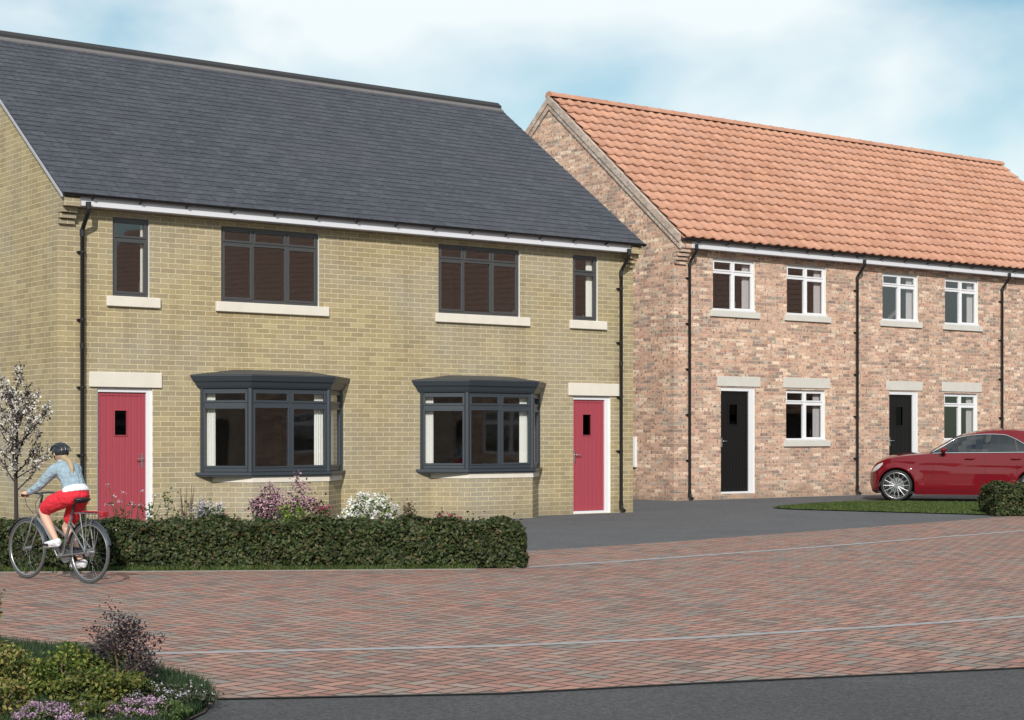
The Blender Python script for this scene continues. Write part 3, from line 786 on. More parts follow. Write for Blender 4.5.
def bay(parent, s0, s1, s2, s3, p=.6):
    """canted bay window: frames on three faces > panes, sill, roof, base"""
    BG = M['bay_grey']
    root_m = MB()
    faces = [((s0, 0), (s1, -p)), ((s1, -p), (s2, -p)), ((s2, -p), (s3, 0))]
    # corner posts + head + bottom rail plates
    for (x, y) in ((s1, -p), (s2, -p)):
        root_m.tube([(x, y+.02, .90), (x, y+.02, 2.26)], .045, 8)
    for (x, sg) in ((s0, 1), (s3, -1)):
        root_m.box(x, x+sg*.05, -.05, -.001, .90, 2.26)
    hd = [(s0+.0, -.001), (s1+.02, -p+.045), (s2-.02, -p+.045), (s3, -.001)]
    root_m.prism(hd, 2.2565, 2.2575)
    root_m.prism(hd, .8965, .8995)
    root = root_m.build('bay_window', BG, parent)
    for i, (a, b) in enumerate(faces):
        ax, ay = a; bx, by = b; L = math.hypot(bx-ax, by-ay); ang = math.atan2(by-ay, bx-ax)
        Mx = Matrix.Translation((ax, ay, 0)) @ Matrix.Rotation(ang, 4, 'Z')
        if i == 1: cols = [L/2]; cur = [(L-.22, L-.04)]
        elif i == 0: cols = []; cur = [(.03, .22)]
        else: cols = []; cur = [(.06, L-.10)]
        f = MB(); of = .05; mu = .062; y = 0.0; d = .07
        z0, z1, tr = .90, 2.255, 1.995
        x0, x1 = .012, L-.012
        Bx = lambda p_, q_, r_, s_, ya=0., yb=.07, ch=.005: f.box(p_, q_, ya, yb, r_, s_, 0, Mx, ch)
        Bx(x0, x0+of, z0, z1); Bx(x1-of, x1, z0, z1); Bx(x0+of, x1-of, z0, z0+of+.02, .001); Bx(x0+of, x1-of, z1-of, z1, .001)
        ed = [x0]+cols+[x1]
        lights = []
        for c in cols: Bx(c-mu/2, c+mu/2, z0+of, z1-of, .002)
        for k in range(len(ed)-1):
            p_ = ed[k]+(of if k == 0 else mu/2); q_ = ed[k+1]-(of if k == len(ed)-2 else mu/2)
            Bx(p_, q_, tr-.04, tr+.04, .003)
            for (r_, s_) in ((z0+of+.02, tr-.04), (tr+.04, z1-of)):
                sash = .03 if (i != 1 or k == 1 or r_ > tr) else .016
                Bx(p_-.008, p_+sash, r_-.008, s_+.008, -.01, .03, .004); Bx(q_-sash, q_+.008, r_-.008, s_+.008, -.01, .03, .004)
                Bx(p_+sash, q_-sash, r_-.008, r_+sash, -.009, .03, .004); Bx(p_+sash, q_-sash, s_-sash, s_+.008, -.009, .03, .004)
                lights.append((p_+sash, q_-sash, r_+sash, s_-sash))
        fo = f.build('bay_frame', BG, root)
        for (p_, q_, r_, s_) in lights:
            g = MB(); e = .004; g.add([(p_-e, .014, r_-e), (q_+e, .014, r_-e), (q_+e, .014, s_+e), (p_-e, .014, s_+e)], [(0,1,2,3)], 0, False, Mx); g.build('pane', M['glass'], fo) if False else g.build('pane', M['glass'], root)
        for (c0, c1) in cur:
            c = MB(); n = 22; vs = []
            for k in range(n+1):
                xx = c0+(c1-c0)*k/n; w_ = .016*math.sin(k*1.2)
                vs += [(xx, .11+w_, z0+.02), (xx, .11+w_*.6, z1-.02)]
            c.add(vs, [(2*k, 2*k+2, 2*k+3, 2*k+1) for k in range(n)], 0, True, Mx); c.build('curtain', M['curtain'], root)
    def outline(o, back=0.0):
        # outline of the bay offset outward by o
        k = math.tan(PI/8)*o
        return [(s0-o*1.414, back), (s1-k, -p-o), (s2+k, -p-o), (s3+o*1.414, back)]
    sl = MB(); sl.prism(outline(.065, -.001), .845, .895); sl.prism(outline(.045, -.001), .825, .844); sl.build('bay_sill', BG, root)
    st = MB(); so_ = outline(.012, -.001); so_[0] = (s0+.225, -.001); so_[1] = (s1+.025, -p-.012); st.prism(so_, .73, .824); st.build('stone_band', M['stone'], root)
    # cornice in three stepped courses and the low hipped roof
    cn = MB()
    for (o0, o1, za, zb) in ((.025, .045, 2.258, 2.29), (.045, .075, 2.291, 2.36), (.08, .095, 2.361, 2.375), (.095, .125, 2.376, 2.452), (.13, .13, 2.453, 2.475)):
        A0 = outline(o0, -.001); A1 = outline(o1, -.001); n = 4
        cn.add([(x, y, za) for x, y in A0] + [(x, y, zb) for x, y in A1], [(0,1,5,4),(1,2,6,5),(2,3,7,6),(3,2,1,0),(4,5,6,7)])
    cn.build('bay_cornice', BG, root)
    rf = MB(); O = outline(.122, -.001); T = [(s0+.62, -.001), (s1+.22, -.10), (s2-.22, -.10), (s3-.62, -.001)]
    zr0, zr1 = 2.478, 2.575
    rf.add([(x, y, zr0) for x, y in O] + [(x, y, zr1) for x, y in T], [(0,1,5,4),(1,2,6,5),(2,3,7,6),(4,5,6,7)])
    rf.build('bay_roof', M['bay_lead'], root)
    br = MB(); O = [(s0+.24, 0), (s1+.03, -p), (s2, -p), (s3, 0)]
    for q in range(3):
        a, b = O[q], O[q+1]
        br.add([(a[0], a[1], -.1), (b[0], b[1], -.1), (b[0], b[1], .729), (a[0], a[1], .729)], [(0,1,2,3)])
    br.add([(x, y, .7292) for x, y in O], [(0,1,2,3)])
    br.build('bay_base', M['brick_yellow'], root)
    # inner floor/ceiling of the bay
    ib = MB(); O2 = [(s0+.1, .0), (s1+.02, -p+.07), (s2-.02, -p+.07), (s3-.1, 0)]
    ib.add([(x, y, .902) for x, y in O2], [(0,1,2,3)]); ib.build('inner_sill', M['upvc'], root)
    ib = MB(); ib.add([(x, y, 2.252) for x, y in O2], [(3,2,1,0)]); ib.build('inner_ceiling', M['interior'], root)
    return root
for b_ in bays1: bay(H1, *b_)

# ================================================================== HOUSE 2 (terrace with pantile roof)
P2 = (3.7099, 39.3893, 0)
H2 = thing('terraced_house', 'row of pink brick houses with orange pantile roof and black doors, behind red car', 'house', P2, A)
L2, D2, EZ2, pitch2 = 18.05, 9.1, 5.975, .812
U = 5.95
wins2 = []; doors2 = []
for k in range(3):
    o = U*k
    wins2 += [(1.23+o, 2.60+o, 4.41, 5.635), (3.70+o, 5.08+o, 4.41, 5.635), (3.67+o, 5.05+o, 1.36, 2.60)]
    doors2 += [(1.485+o, 2.60+o, .12, 2.62)]
w = MB()
wall_sheet(w, 0, L2, -.1, EZ2, wins2+doors2, depth=.09)
RT2 = D2/2; RZ2 = EZ2 + pitch2*(RT2+.30)
for xs_, flip in ((0, 0), (L2, 1)):
    wz = lambda t: RZ2 - pitch2*abs(t-RT2) - .03
    q = [(xs_, 0, -.1), (xs_, 0, wz(0)), (xs_, RT2, wz(RT2)), (xs_, D2, wz(D2)), (xs_, D2, -.1)]
    w.add(q, [tuple(range(5)) if not flip else tuple(reversed(range(5)))])
w.add([(0, D2, -.1), (0, D2, EZ2), (L2, D2, EZ2), (L2, D2, -.1)], [(0,1,2,3)])
w.build('brick_wall', [M['brick_red'], M['reveal']], H2)
for (xa, xb) in ((-.006, .34), (L2-.34, L2+.006)):
    c = MB()
    for k, z in enumerate((5.42, 5.51, 5.60, 5.69)):
        c.box(xa, xb, -.05*(k+1), -.001, z, z+.075 if k < 3 else 5.775)
    z0 = EZ2-.05
    c.add([(xa, -.235, 5.778), (xb, -.235, 5.778), (xb, -.001, 5.778), (xa, -.001, 5.778), (xa, -.235, z0+.03), (xb, -.235, z0+.03), (xb, -.001, z0+.22), (xa, -.001, z0+.22)],
          [(0,3,2,1),(4,5,6,7),(0,1,5,4),(1,2,6,5),(2,3,7,6),(3,0,4,7)])
    c.build('eaves_corbel', M['brick_red'], H2)
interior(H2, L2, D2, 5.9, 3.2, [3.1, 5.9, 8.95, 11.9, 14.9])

def pantile_roof(parent, x0, x1, eave_t, eave_z, pitch, D, ncourse=16, tw=.305):
    rise = (D/2 - eave_t)*math.hypot(1, pitch); mb = MB(); g = random.Random(5)
    ex = rise/ncourse; nt = int(round((x1-x0)/tw)); tw = (x1-x0)/nt; SG = 8
    def prof(u):   # S-shaped pantile section: trough then roll
        u = u % 1.0
        return .019*math.cos(2*PI*(u-.72)) + .005*math.cos(4*PI*(u-.70))
    for front in (True, False):
        for k in range(ncourse):
            d0 = k*ex; d1 = min(d0+ex+.03, rise)
            for j in range(nt):
                jd = g.uniform(-.007, .007); lf = g.uniform(0, .006); vs = []
                for i in range(SG+1):
                    u = i/SG; x = x0 + (j+u)*tw + (-.002 if i == SG else 0); h = prof(u)
                    pt = lambda d, hh: roof_plane_pts(x, d, hh, front, eave_t, eave_z, pitch, D)
                    vs += [pt(d0+jd, h+.088+lf), pt(d1, h+.036), pt(d0+jd, h+.054+lf)]
                fs = []
                for i in range(SG):
                    a = 3*i; b = 3*(i+1)
                    fs += [(a, b, b+1, a+1), (a+2, b+2, b, a)]
                mb.add(vs, fs, 0, True)
        p0 = lambda s, d: roof_plane_pts(s, d, -.03, front, eave_t, eave_z, pitch, D)
        p1 = lambda s, d: roof_plane_pts(s, d, .0, front, eave_t, eave_z, pitch, D)
        mb.add([p0(x0+.01,.0),p0(x1-.01,.0),p0(x1-.01,rise),p0(x0+.01,rise),p1(x0+.01,.0),p1(x1-.01,.0),p1(x1-.01,rise),p1(x0+.01,rise)],
               [(0,3,2,1),(4,5,6,7),(0,1,5,4),(1,2,6,5),(2,3,7,6),(3,0,4,7)])
    o = mb.build('pantile_roof', M['pantile'], parent)
    # roof uses both smooth waves and sharp lower edges
    for i_, p in enumerate(o.data.polygons): pass
    return o
pan = pantile_roof(H2, .02, L2+.04, -.34, EZ2-.005, pitch2, D2)
RZt2 = EZ2-.005 + pitch2*(RT2+.34)
rg = MB(); x = -.05
while x < L2+.02:
    e = min(x+.46, L2+.06); n = 8; r0 = .135
    vs = []
    for xx, rr in ((x, r0+.008), (x+.05, r0+.008), (x+.051, r0), (e, r0)):
        for k in range(n+1):
            a = PI*k/n; vs.append((xx, RT2 + rr*math.cos(a), RZt2 + .015 + rr*.95*math.sin(a)))
    fs = [(i*(n+1)+k, i*(n+1)+k+1, (i+1)*(n+1)+k+1, (i+1)*(n+1)+k) for i in range(3) for k in range(n)]
    rg.add(vs, fs, 0, False); rg.add([vs[k] for k in range(n+1)], [tuple(range(n+1))]); rg.add([vs[3*(n+1)+k] for k in range(n+1)], [tuple(range(n+1))])
    x += .46
rg.build('ridge_tiles', M['pantile'], pan)
# raking brick verge, two stepped courses, with mortar bedding
for xs_, sg0 in ((0, -1), (L2, 1)):
    for (pr, za, zb, nm) in ((.045, -.30, -.155, 'lower'), (.075, -.155, .03, 'upper')):
        vg = MB(); nrm_off = 0
        for sg in (1, -1):
            te = RT2 - sg*(RT2+.24)
            xa, xb = (xs_-pr, xs_-.001) if sg0 < 0 else (xs_+.001, xs_+pr)
            e0 = EZ2-.005+pitch2*.10
            pts = [(te, e0+za), (te, e0+zb), (RT2, RZt2+zb), (RT2, RZt2+za)]
            vg.add([(xa, t, z) for t, z in pts] + [(xb, t, z) for t, z in pts], [(0,1,2,3), (7,6,5,4), (1,5,6,2), (0,4,5,1), (0,3,7,4)])
        vg.build('verge_course', M['verge_red'], H2)
slab(H2, 'fascia_board', .345, L2-.345, -.245, -.222, 5.785, 5.955, M['fascia'])
slab(H2, 'soffit_board', .345, L2-.345, -.221, -.002, 5.79, 5.80, M['fascia'])
gutter(H2, -.02, L2+.03, -.31, 5.985, r=.05, brk=.9)
for x in (.42, 6.15, 11.97, 17.7): downpipe(H2, x, -.31, 5.92, 5.9)
for k in range(3):
    o = U*k
    for (a, b, c, d) in ((1.23, 2.60, 4.41, 5.635), (3.70, 5.08, 4.41, 5.635), (3.67, 5.05, 1.36, 2.60)):
        wo = window(H2, a+o, b+o, c, d, [(b-a)/2], c+(d-c)*.745, M['upvc'], of=.055, mu=.07, sash=.038, sashes=(1,), curtains=[(b-a-.27, b-a-.05)], cur_y=.11, cmat=M['curtain_grey'])
        slab(wo, 'sill_nosing', a+o-.02, b+o+.02, -.03, .05, c+.003, c+.05, M['upvc'], .004)
        slab(wo, 'window_sill', a+o-.10, b+o+.15, -.05, .06, c-.14, c+.001, M['stone_grey'], .006)
        if c < 2: slab(wo, 'window_lintel', a+o-.10, b+o+.17, -.02, .07, 2.645, 2.895, M['stone_grey'], .006)
    slab(H2, 'door_lintel', 1.37+o, 2.78+o, -.02, .07, 2.645, 2.88, M['stone_grey'], .006)
    front_door(H2, 1.485+o, 2.60+o, .12, 2.62, (1.51+o, 2.43+o, .165, 2.535), M['door_black'], False, .022, .165, .085, (1.81+o, 2.08+o, 1.75, 2.22), y=.05)
# meter box on the side wall
mbx = MB(); mbx.box(-.07, -.001, 1.26, 1.78, .74, 1.46, c=.01); mo = mbx.build('meter_box', M['upvc'], H2)
md = MB(); md.box(-.078, -.0705, 1.30, 1.74, .78, 1.42, c=.003); md.box(-.085, -.0785, 1.33, 1.36, 1.05, 1.11, c=.002); md.build('box_door', M['upvc'], mo)
#PART2
# ================================================================== HOUSE OPPOSITE (seen in the window reflections)
M['brown_tile'] = simple('brown_clay_tile', (.40, .24, .19), .85, var=.3, nscale=7, bump=.5, bscale=14)
def opposite(label, loc, rz, n_, DO=8.4, EO=5.0, pO=.80):
    HO = thing('terraced_house', label, 'house', loc, rz); LO = 6.0*n_
    ow = MB(); wl = []
    for k in range(n_):
        wl += [(1.0+6*k, 2.3+6*k, 3.5, 4.7), (3.6+6*k, 5.0+6*k, 3.5, 4.7), (3.4+6*k, 5.1+6*k, .95, 2.2), (1.1+6*k, 2.05+6*k, .05, 2.15)]
    wall_sheet(ow, 0, LO, -.1, EO, wl, depth=.12)
    for xs_, fl in ((0, 0), (LO, 1)):
        q = [(xs_, 0, -.1), (xs_, 0, EO), (xs_, DO/2, EO+pO*DO/2), (xs_, DO, EO), (xs_, DO, -.1)]
        ow.add(q, [tuple(range(5)) if not fl else tuple(reversed(range(5)))])
    ow.add([(0, DO, -.1), (0, DO, EO), (LO, DO, EO), (LO, DO, -.1)], [(0,1,2,3)])
    ow.build('brick_wall', [M['brick_red'], M['reveal']], HO)
    orf = MB()
    for fr_ in (0, 1):
        n = 20
        for k in range(n):
            t0 = -.3 + (DO/2+.3)*k/n; t1 = -.3+(DO/2+.3)*(k+1)/n; z0 = EO+.02+pO*(t0); z1 = EO+.02+pO*(t1)
            f_ = (lambda t: t) if not fr_ else (lambda t: DO-t)
            v = [(-.1, f_(t0), z0+.025), (LO+.1, f_(t0), z0+.025), (LO+.1, f_(t1), z1+.01), (-.1, f_(t1), z1+.01), (-.1, f_(t0), z0+.01), (LO+.1, f_(t0), z0+.01)]
            orf.add(v, [(0,1,2,3), (4,5,1,0)])
    orf.build('tiled_roof', M['brown_tile'], HO)
    for (a, b, c, d) in wl:
        if d - c < 1.5: window(HO, a, b, c, d, [(b-a)/2], c+(d-c)*.72, M['upvc'])
        else: MB().box(a+.01, b-.01, .05, .09, c, d, c=.01).build('front_door', M['door_black'], HO)
    interior(HO, LO, DO, 4.9, 2.7, [6*k for k in range(1, n_)])
opposite('brown-roofed houses across the road, mirrored in the upper windows', (17.5, 42.5, 0), rad(-90), 5)
opposite('shaded brick houses behind the viewer, mirrored in the left bay panes', (-8.0, -21.0, 0), rad(180), 6)

# ================================================================== PLANTING
ground_sheet('flower_bed_soil', [(-30, 17.0), (-6, 19.0), (.1, 19.42), (.15, 20.5), (-.3, 24), (-.8, 29.5), (-8, 27), (-30, 26)], -.002, M['soil'])
strip('bed_edging', dense([(-20, 17.55), (-6.2, 18.72), (-3, 18.98), (-.4, 19.22)]), .04, .008, M['kerb'], .03)
hedge('clipped_hedge', 'long low clipped hedge in front of the yellow-brick houses', -8.2, -.02, 0, .78, .52, 60000, rad(3.9), (.15, 19.40, 0), 21)
hedge('clipped_hedge', 'short clipped hedge at the right edge beside the red car', 0, 3.2, 0, 1.1, .57, 19000, rad(0), (8.98, 31.9, 0), 22, .042)
# thin grass along the hedge foot
def grass_mesh(name, poly_fn, n, h, w, mat, kind, seed):
    g = np.random.default_rng(seed); P = poly_fn(g, n); n = len(P)
    hh = h*g.uniform(.45, 1.3, n)[:, None]; a = g.uniform(0, 2*np.pi, n)
    d = np.stack([np.cos(a), np.sin(a), 0*a], 1); ln = g.normal(0, .35, (n, 2))
    tip = P.copy(); tip[:, :2] += ln*hh; tip[:, 2] += hh[:, 0]
    ww = w*g.uniform(.6, 1.4, n)[:, None]
    V = np.stack([P-d*ww, P+d*ww, tip], 1).reshape(-1, 3)
    me = bpy.data.meshes.new(name); me.vertices.add(len(V)); me.vertices.foreach_set('co', V.ravel())
    me.loops.add(3*n); me.loops.foreach_set('vertex_index', np.arange(3*n, dtype=np.int32))
    me.polygons.add(n); me.polygons.foreach_set('loop_start', np.arange(0, 3*n, 3, dtype=np.int32))
    me.materials.append(mat); me.update(calc_edges=True)
    o = bpy.data.objects.new(name, me); COL.objects.link(o); tag(o, kind=kind); return o
def in_poly(P, poly):
    x, y = P[:, 0], P[:, 1]; c = np.zeros(len(P), bool); n = len(poly)
    for i in range(n):
        x1, y1 = poly[i]; x2, y2 = poly[(i+1) % n]
        c ^= ((y1 > y) != (y2 > y)) & (x < (x2-x1)*(y-y1)/((y2-y1) or 1e-9)+x1)
    return c
def poly_sampler(poly, z=0):
    def f(g, n):
        a = np.array(poly); lo, hi = a.min(0), a.max(0); out = []
        while sum(map(len, out)) < n:
            P = g.uniform(lo, hi, (n*2, 2)); P = P[in_poly(P, poly)]; out.append(P)
        P = np.concatenate(out)[:n]; return np.concatenate([P, np.full((n, 1), z)], 1)
    return f
tag(grass_mesh('grass', poly_sampler([(-8, 18.62), (-6.2, 18.76), (-3, 19.03), (-.4, 19.27), (-.4, 19.40), (-3, 19.2), (-8, 18.9)]), 7000, .05, .006, M['grass'], 'stuff', 5), 'thin strip of grass along the foot of the long hedge', 'grass')
# verge by the car
VG = [(5.35, 35.3), (5.7, 36.1), (6.6, 37.4), (7.7, 38.45), (8.6, 38.55), (11.2, 37.55), (13.5, 37.0), (14.5, 34), (10.4, 32.2), (8.82, 32.37), (6.85, 33.8), (5.6, 34.75)]
ground_sheet('grass_verge', VG, .012, M['turf'])
tag(grass_mesh('grass', poly_sampler(VG, .01), 42000, .035, .012, M['grass'], 'stuff', 6), 'mown grass on the verge in front of the red car', 'grass')
# foreground bed
FB = [(-3.9, 12.75), (-3.46, 12.15), (-3.05, 11.95), (-2.74, 11.73), (-2.33, 10.95), (-1.94, 10.42), (-1.75, 10.12), (-1.68, 9.75), (-1.66, 9.3), (-1.74, 8.8), (-2.0, 8.0), (-2.6, 6), (-9, 6), (-9, 13.5)]
ground_sheet('foreground_bed_soil', FB, .002, M['soil'])
tag(grass_mesh('grass', poly_sampler([(-3.95, 12.6), (-3.46, 12.10), (-3.05, 11.90), (-2.78, 11.68), (-2.33, 10.93), (-1.93, 10.40), (-1.78, 10.10), (-1.70, 9.7), (-1.68, 9.3), (-1.75, 8.8), (-2.02, 8.0), (-3.4, 7.6), (-4.2, 10.5)], 0), 90000, .075, .0045, M['grass_dark'], 'stuff', 7), 'dark grass between the foreground shrubs and the paving', 'grass')

# plants behind the long hedge
shrub('flowering_shrub', 'bushy pink-blossomed shrub below the left bay window', (-2.87, 21.6, 0), (.40, .34, .72), 2600, .030, M['leaf_purple'], 31, True, 480, M['petal_pink'], .024, .028, 4, .24, 14, ftop=.6)
shrub('flowering_shrub', 'mound of bright white flowers over fresh green leaves', (-1.79, 21.5, 0), (.37, .3, .64), 2400, .034, M['leaf_lime'], 32, True, 260, M['petal_white'], .032, .026, 9, .2, 8, ftop=.35)
shrub('flowering_plant', 'low magenta flowers between pink shrub and white mound', (-2.33, 21.0, 0), (.26, .2, .56), 900, .03, M['leaf_mid'], 33, True, 120, M['petal_magenta'], .022, .022, 6, .2, 6)
shrub('flowering_plant', 'pale lilac flower heads right of the left red door', (-3.79, 21.3, 0), (.27, .2, .60), 800, .03, M['leaf_mid'], 34, True, 70, M['petal_lilac'], .026, .028, 10, .26, 8)
shrub('flowering_plant', 'low magenta flowers left of the pink-blossomed shrub', (-3.30, 20.9, 0), (.28, .16, .52), 600, .03, M['leaf_mid'], 35, True, 80, M['petal_magenta'], .020, .022, 5, .2, 6)
shrub('flowering_plant', 'dark crimson flowers near the right end of long hedge', (-.70, 20.95, 0), (.22, .18, .57), 600, .03, M['leaf_mid'], 36, True, 110, M['petal_magenta'], .022, .02, 6, .15, 6)
shrub('low_shrub', 'dusky grey-green shrub just right of the white flowers', (-1.28, 21.0, 0), (.22, .2, .60), 900, .026, M['leaf_dusk'], 37, stems=8)
shrub('low_shrub', 'bronze-tinted low shrub behind the middle of the hedge', (-.98, 21.0, 0), (.22, .18, .55), 700, .028, M['leaf_dusk'], 38, stems=6)
shrub('low_shrub', 'green shrub at the foot of the pink-blossomed shrub', (-2.62, 21.0, 0), (.26, .16, .60), 900, .032, M['leaf_lime'], 39, stems=6)
shrub('low_shrub', 'small green shrub below the left door frame', (-4.25, 21.0, 0), (.20, .16, .66), 500, .030, M['leaf_mid'], 40, lump=.3, stems=8)
def stalks(name, label, loc, n, h, spread, hmat, hn, hr, hs, seed, leafy=0, group=None):
    g = np.random.default_rng(seed); root = thing(name, label, 'plant', loc, 0, group); mb = MB(); C = []
    for i in range(n):
        x, y = g.uniform(-spread, spread), g.uniform(-.12, .12); hh = h*g.uniform(.72, 1)
        tip = (x*1.5+g.normal(0, .02), y, hh); mb.tube([(x*.6, y, 0), (x, y+.01, hh*.55), tip], [.006, .005, .003], 4)
        for k in range(hn): C.append(np.array(tip)+g.normal(0, hr, 3)*np.array([1, 1, .8]))
        for k in range(leafy): C.append(None)
    mb.build('stem', M['twig'] if hmat is None else M['leaf_mid'], root)
    if hmat is not None: leaves_mesh('flower_head', np.array([c for c in C if c is not None]), hs, hmat, root, up=.6, elong=1.1)
    if leafy:
        P = np.stack([g.uniform(-spread, spread, n*leafy), g.uniform(-.1, .1, n*leafy), g.uniform(.1, h*.75, n*leafy)], 1)
        leaves_mesh('foliage', P, .03, M['leaf_dusk'], root, up=.2, elong=2.2)
    return root
stalks('flower_stalks', 'sparse pale pink flowers on thin stalks before the left red door', (-4.72, 21.3, 0), 11, .88, .26, M['petal_lilac'], 9, .016, .018, 41, 12)
stalks('bare_twigs', 'thin brown upright seed stalks beside the lilac flowers', (-4.03, 21.35, 0), 9, .90, .085, None, 0, .03, .012, 42, 6)

# blossom tree
def blossom_tree(loc):
    g = np.random.default_rng(50); r = random.Random(50)
    t = thing('blossom_tree', 'slender young tree in white blossom behind the cyclist', 'tree', loc)
    mb = MB(); tips = []; H = 2.52
    mb.tube([(0, 0, -.02), (.01, 0, .5), (0, .01, .95), (.02, 0, 1.5), (.0, 0, 2.0)], [.034, .028, .024, .016, .006], 8)
    def br(p, d, L, rr, lv):
        q = p + d*L*.5 + Vector((r.uniform(-.03, .03), r.uniform(-.03, .03), .02)); e = p + d*L + Vector((0, 0, L*.16))
        mb.tube([p, q, e], [rr, rr*.75, rr*.35], 5)
        n = int(L/.028)
        for i in range(n):
            f = .25+.75*i/n; c = p.lerp(q, f*2) if f < .5 else q.lerp(e, f*2-1); tips.append(c)
        if lv:
            for k in range(r.choice((2, 3, 3))):
                f = r.uniform(.35, .95); c = p.lerp(e, f); dd = (d + Vector((r.uniform(-.7, .7), r.uniform(-.7, .7), r.uniform(-.1, .6)))).normalized()
                br(c, dd, L*r.uniform(.35, .6), rr*.55, lv-1)
    for k in range(19):
        z = .78 + 1.18*(k/18)**.9; a = k*2.4 + r.uniform(-.4, .4)
        L = (.54 if k < 12 else .34)*r.uniform(.75, 1.12)
        br(Vector((.01, 0, z)), Vector((math.cos(a)*.78, math.sin(a)*.78, .72)).normalized(), L, .011, 2)
    br(Vector((.02, 0, .95)), Vector((.86, -.2, .42)).normalized(), .52, .009, 0); 
    tips.extend([])
    mb.build('trunk', M['bark'], t)
    T = np.array([tuple(p) for p in tips]); keep = g.uniform(0, 1, len(T)) < .7; T = T[keep]
    sel = T[g.integers(0, len(T), int(len(T)*.62))]
    leaves_mesh('foliage', merge_pts(T + g.normal(0, .022, T.shape), T+g.normal(0, .03, T.shape)), .026, M['leaf_purple'], t, up=.3, elong=1.6)
    P = np.repeat(sel, 7, 0) + g.normal(0, .020, (len(sel)*7, 3))
    leaves_mesh('blossom', P, .031, M['petal_cream'], t, up=.6, elong=1.05)
    return t
M['petal_cream'] = leaf_mat('cream_blossom', [(0, (.45, .40, .34)), (.5, (.72, .67, .60)), (1, (.86, .84, .78))], .3, .6)
blossom_tree((-6.35, 22.0, 0))

M['leaf_olive'] = leaf_mat('olive_leaf', [(0, (.03, .05, .015)), (.5, (.08, .10, .025)), (.85, (.16, .17, .04)), (1, (.24, .20, .06))])
M['leaf_dusk2'] = leaf_mat('dark_mat_leaf', [(0, (.02, .03, .014)), (.5, (.045, .06, .028)), (.9, (.09, .10, .06)), (1, (.22, .20, .17))])
M['leaf_limegold'] = leaf_mat('lime_gold_leaf', [(0, (.03, .06, .012)), (.35, (.07, .11, .022)), (.75, (.17, .20, .04)), (1, (.30, .28, .08))])
# foreground shrubs
shrub('golden_shrub', 'gold and green leafed shrub in the bottom left corner', (-2.90, 9.55, 0), (.27, .34, .30), 4200, .022, M['leaf_yellow'], 61, stems=12, lump=.2)
shrub('lime_shrub', 'lime-green shrub left of the dark purple shrub', (-2.47, 9.65, 0), (.23, .24, .25), 3200, .021, M['leaf_limegold'], 62, stems=10, lump=.22)
shrub('lime_shrub', 'olive-green low shrub in front of the dark purple shrub', (-2.24, 9.38, 0), (.26, .20, .19), 3000, .019, M['leaf_olive'], 63, stems=8, lump=.22)
shrub('golden_shrub', 'tall thin golden shoots at the far left edge', (-3.12, 10.1, 0), (.14, .14, .50), 700, .022, M['leaf_yellow'], 64, stems=10, lump=.3)
shrub('purple_shrub', 'dark purple-leaved shrub, tallest in the foreground bed', (-2.23, 9.80, 0), (.225, .19, .42), 4200, .0135, M['leaf_purple'], 65, stems=26, lump=.20, elong=1.3)
shrub('flowering_plant', 'mauve sedum cushion at the bottom left, nearest the corner', (-2.38, 8.72, 0), (.20, .18, .12), 1500, .018, M['leaf_mid'], 66, True, 300, M['petal_mauve'], .010, .010, 7, .14, 5)
shrub('flowering_plant', 'mauve sedum cushion beside the asphalt, right of the other', (-1.93, 8.90, 0), (.155, .16, .125), 1300, .017, M['leaf_mid'], 67, True, 260, M['petal_mauve'], .010, .010, 7, .14, 5)
shrub('flowering_plant', 'low white-speckled ground cover at the tip of the bed', (-1.89, 9.40, 0), (.25, .24, .11), 3600, .015, M['leaf_dusk2'], 68, True, 60, M['petal_lilac'], .010, .008, 4, .2, 5)

shrub('low_shrub', 'dark green mat between the two mauve sedum cushions', (-2.16, 8.85, 0), (.16, .16, .11), 1500, .017, M['leaf_olive'], 70, stems=6)
shrub('low_shrub', 'dark green mat at the asphalt edge below the white-speckled plant', (-1.79, 8.98, 0), (.12, .20, .09), 1300, .015, M['leaf_mid'], 71, stems=6)
shrub('golden_shrub', 'lowest golden clump in the bottom left corner below the taller gold shrub', (-2.66, 8.95, 0), (.16, .18, .20), 2200, .019, M['leaf_yellow'], 72, stems=8)
# ================================================================== CAR
def lerp_tab(tab):
    xs = [a for a, _ in tab]; ys = [b for _, b in tab]
    def f(x): return float(np.interp(x, xs, ys))
    return f
def smooth_tab(tab):
    xs = np.array([a for a, _ in tab]); ys = np.array([b for _, b in tab])
    h = np.diff(xs); dl = np.diff(ys)/h; m = np.zeros(len(xs)); m[0] = dl[0]; m[-1] = dl[-1]
    for i in range(1, len(xs)-1): m[i] = 0 if dl[i-1]*dl[i] <= 0 else 2*dl[i-1]*dl[i]/(dl[i-1]+dl[i])
    def f(x):
        x = min(max(x, xs[0]), xs[-1]); i = min(int(np.searchsorted(xs, x, 'right'))-1, len(xs)-2); t = (x-xs[i])/h[i]
        return float((2*t**3-3*t**2+1)*ys[i]+(t**3-2*t**2+t)*h[i]*m[i]+(-2*t**3+3*t**2)*ys[i+1]+(t**3-t**2)*h[i]*m[i+1])
    return f
M['car_paint'] = simple('deep_red_car_paint', (.13, .003, .008), .6, 0, var=.02, coat=1.0, spec=.05)
M['car_chrome'] = simple('polished_trim', (.75, .75, .76), .15, 1, var=.02)
M['rim'] = simple('silver_alloy', (.40, .40, .41), .3, .9, var=.03)
M['tyre'] = simple('black_tyre', (.018, .018, .019), .8, var=.15, bump=.3, bscale=120)
M['car_black'] = simple('black_car_trim', (.008, .008, .009), .5, var=.1)
M['car_inside'] = simple('dark_car_upholstery', (.03, .028, .027), .8, var=.2)
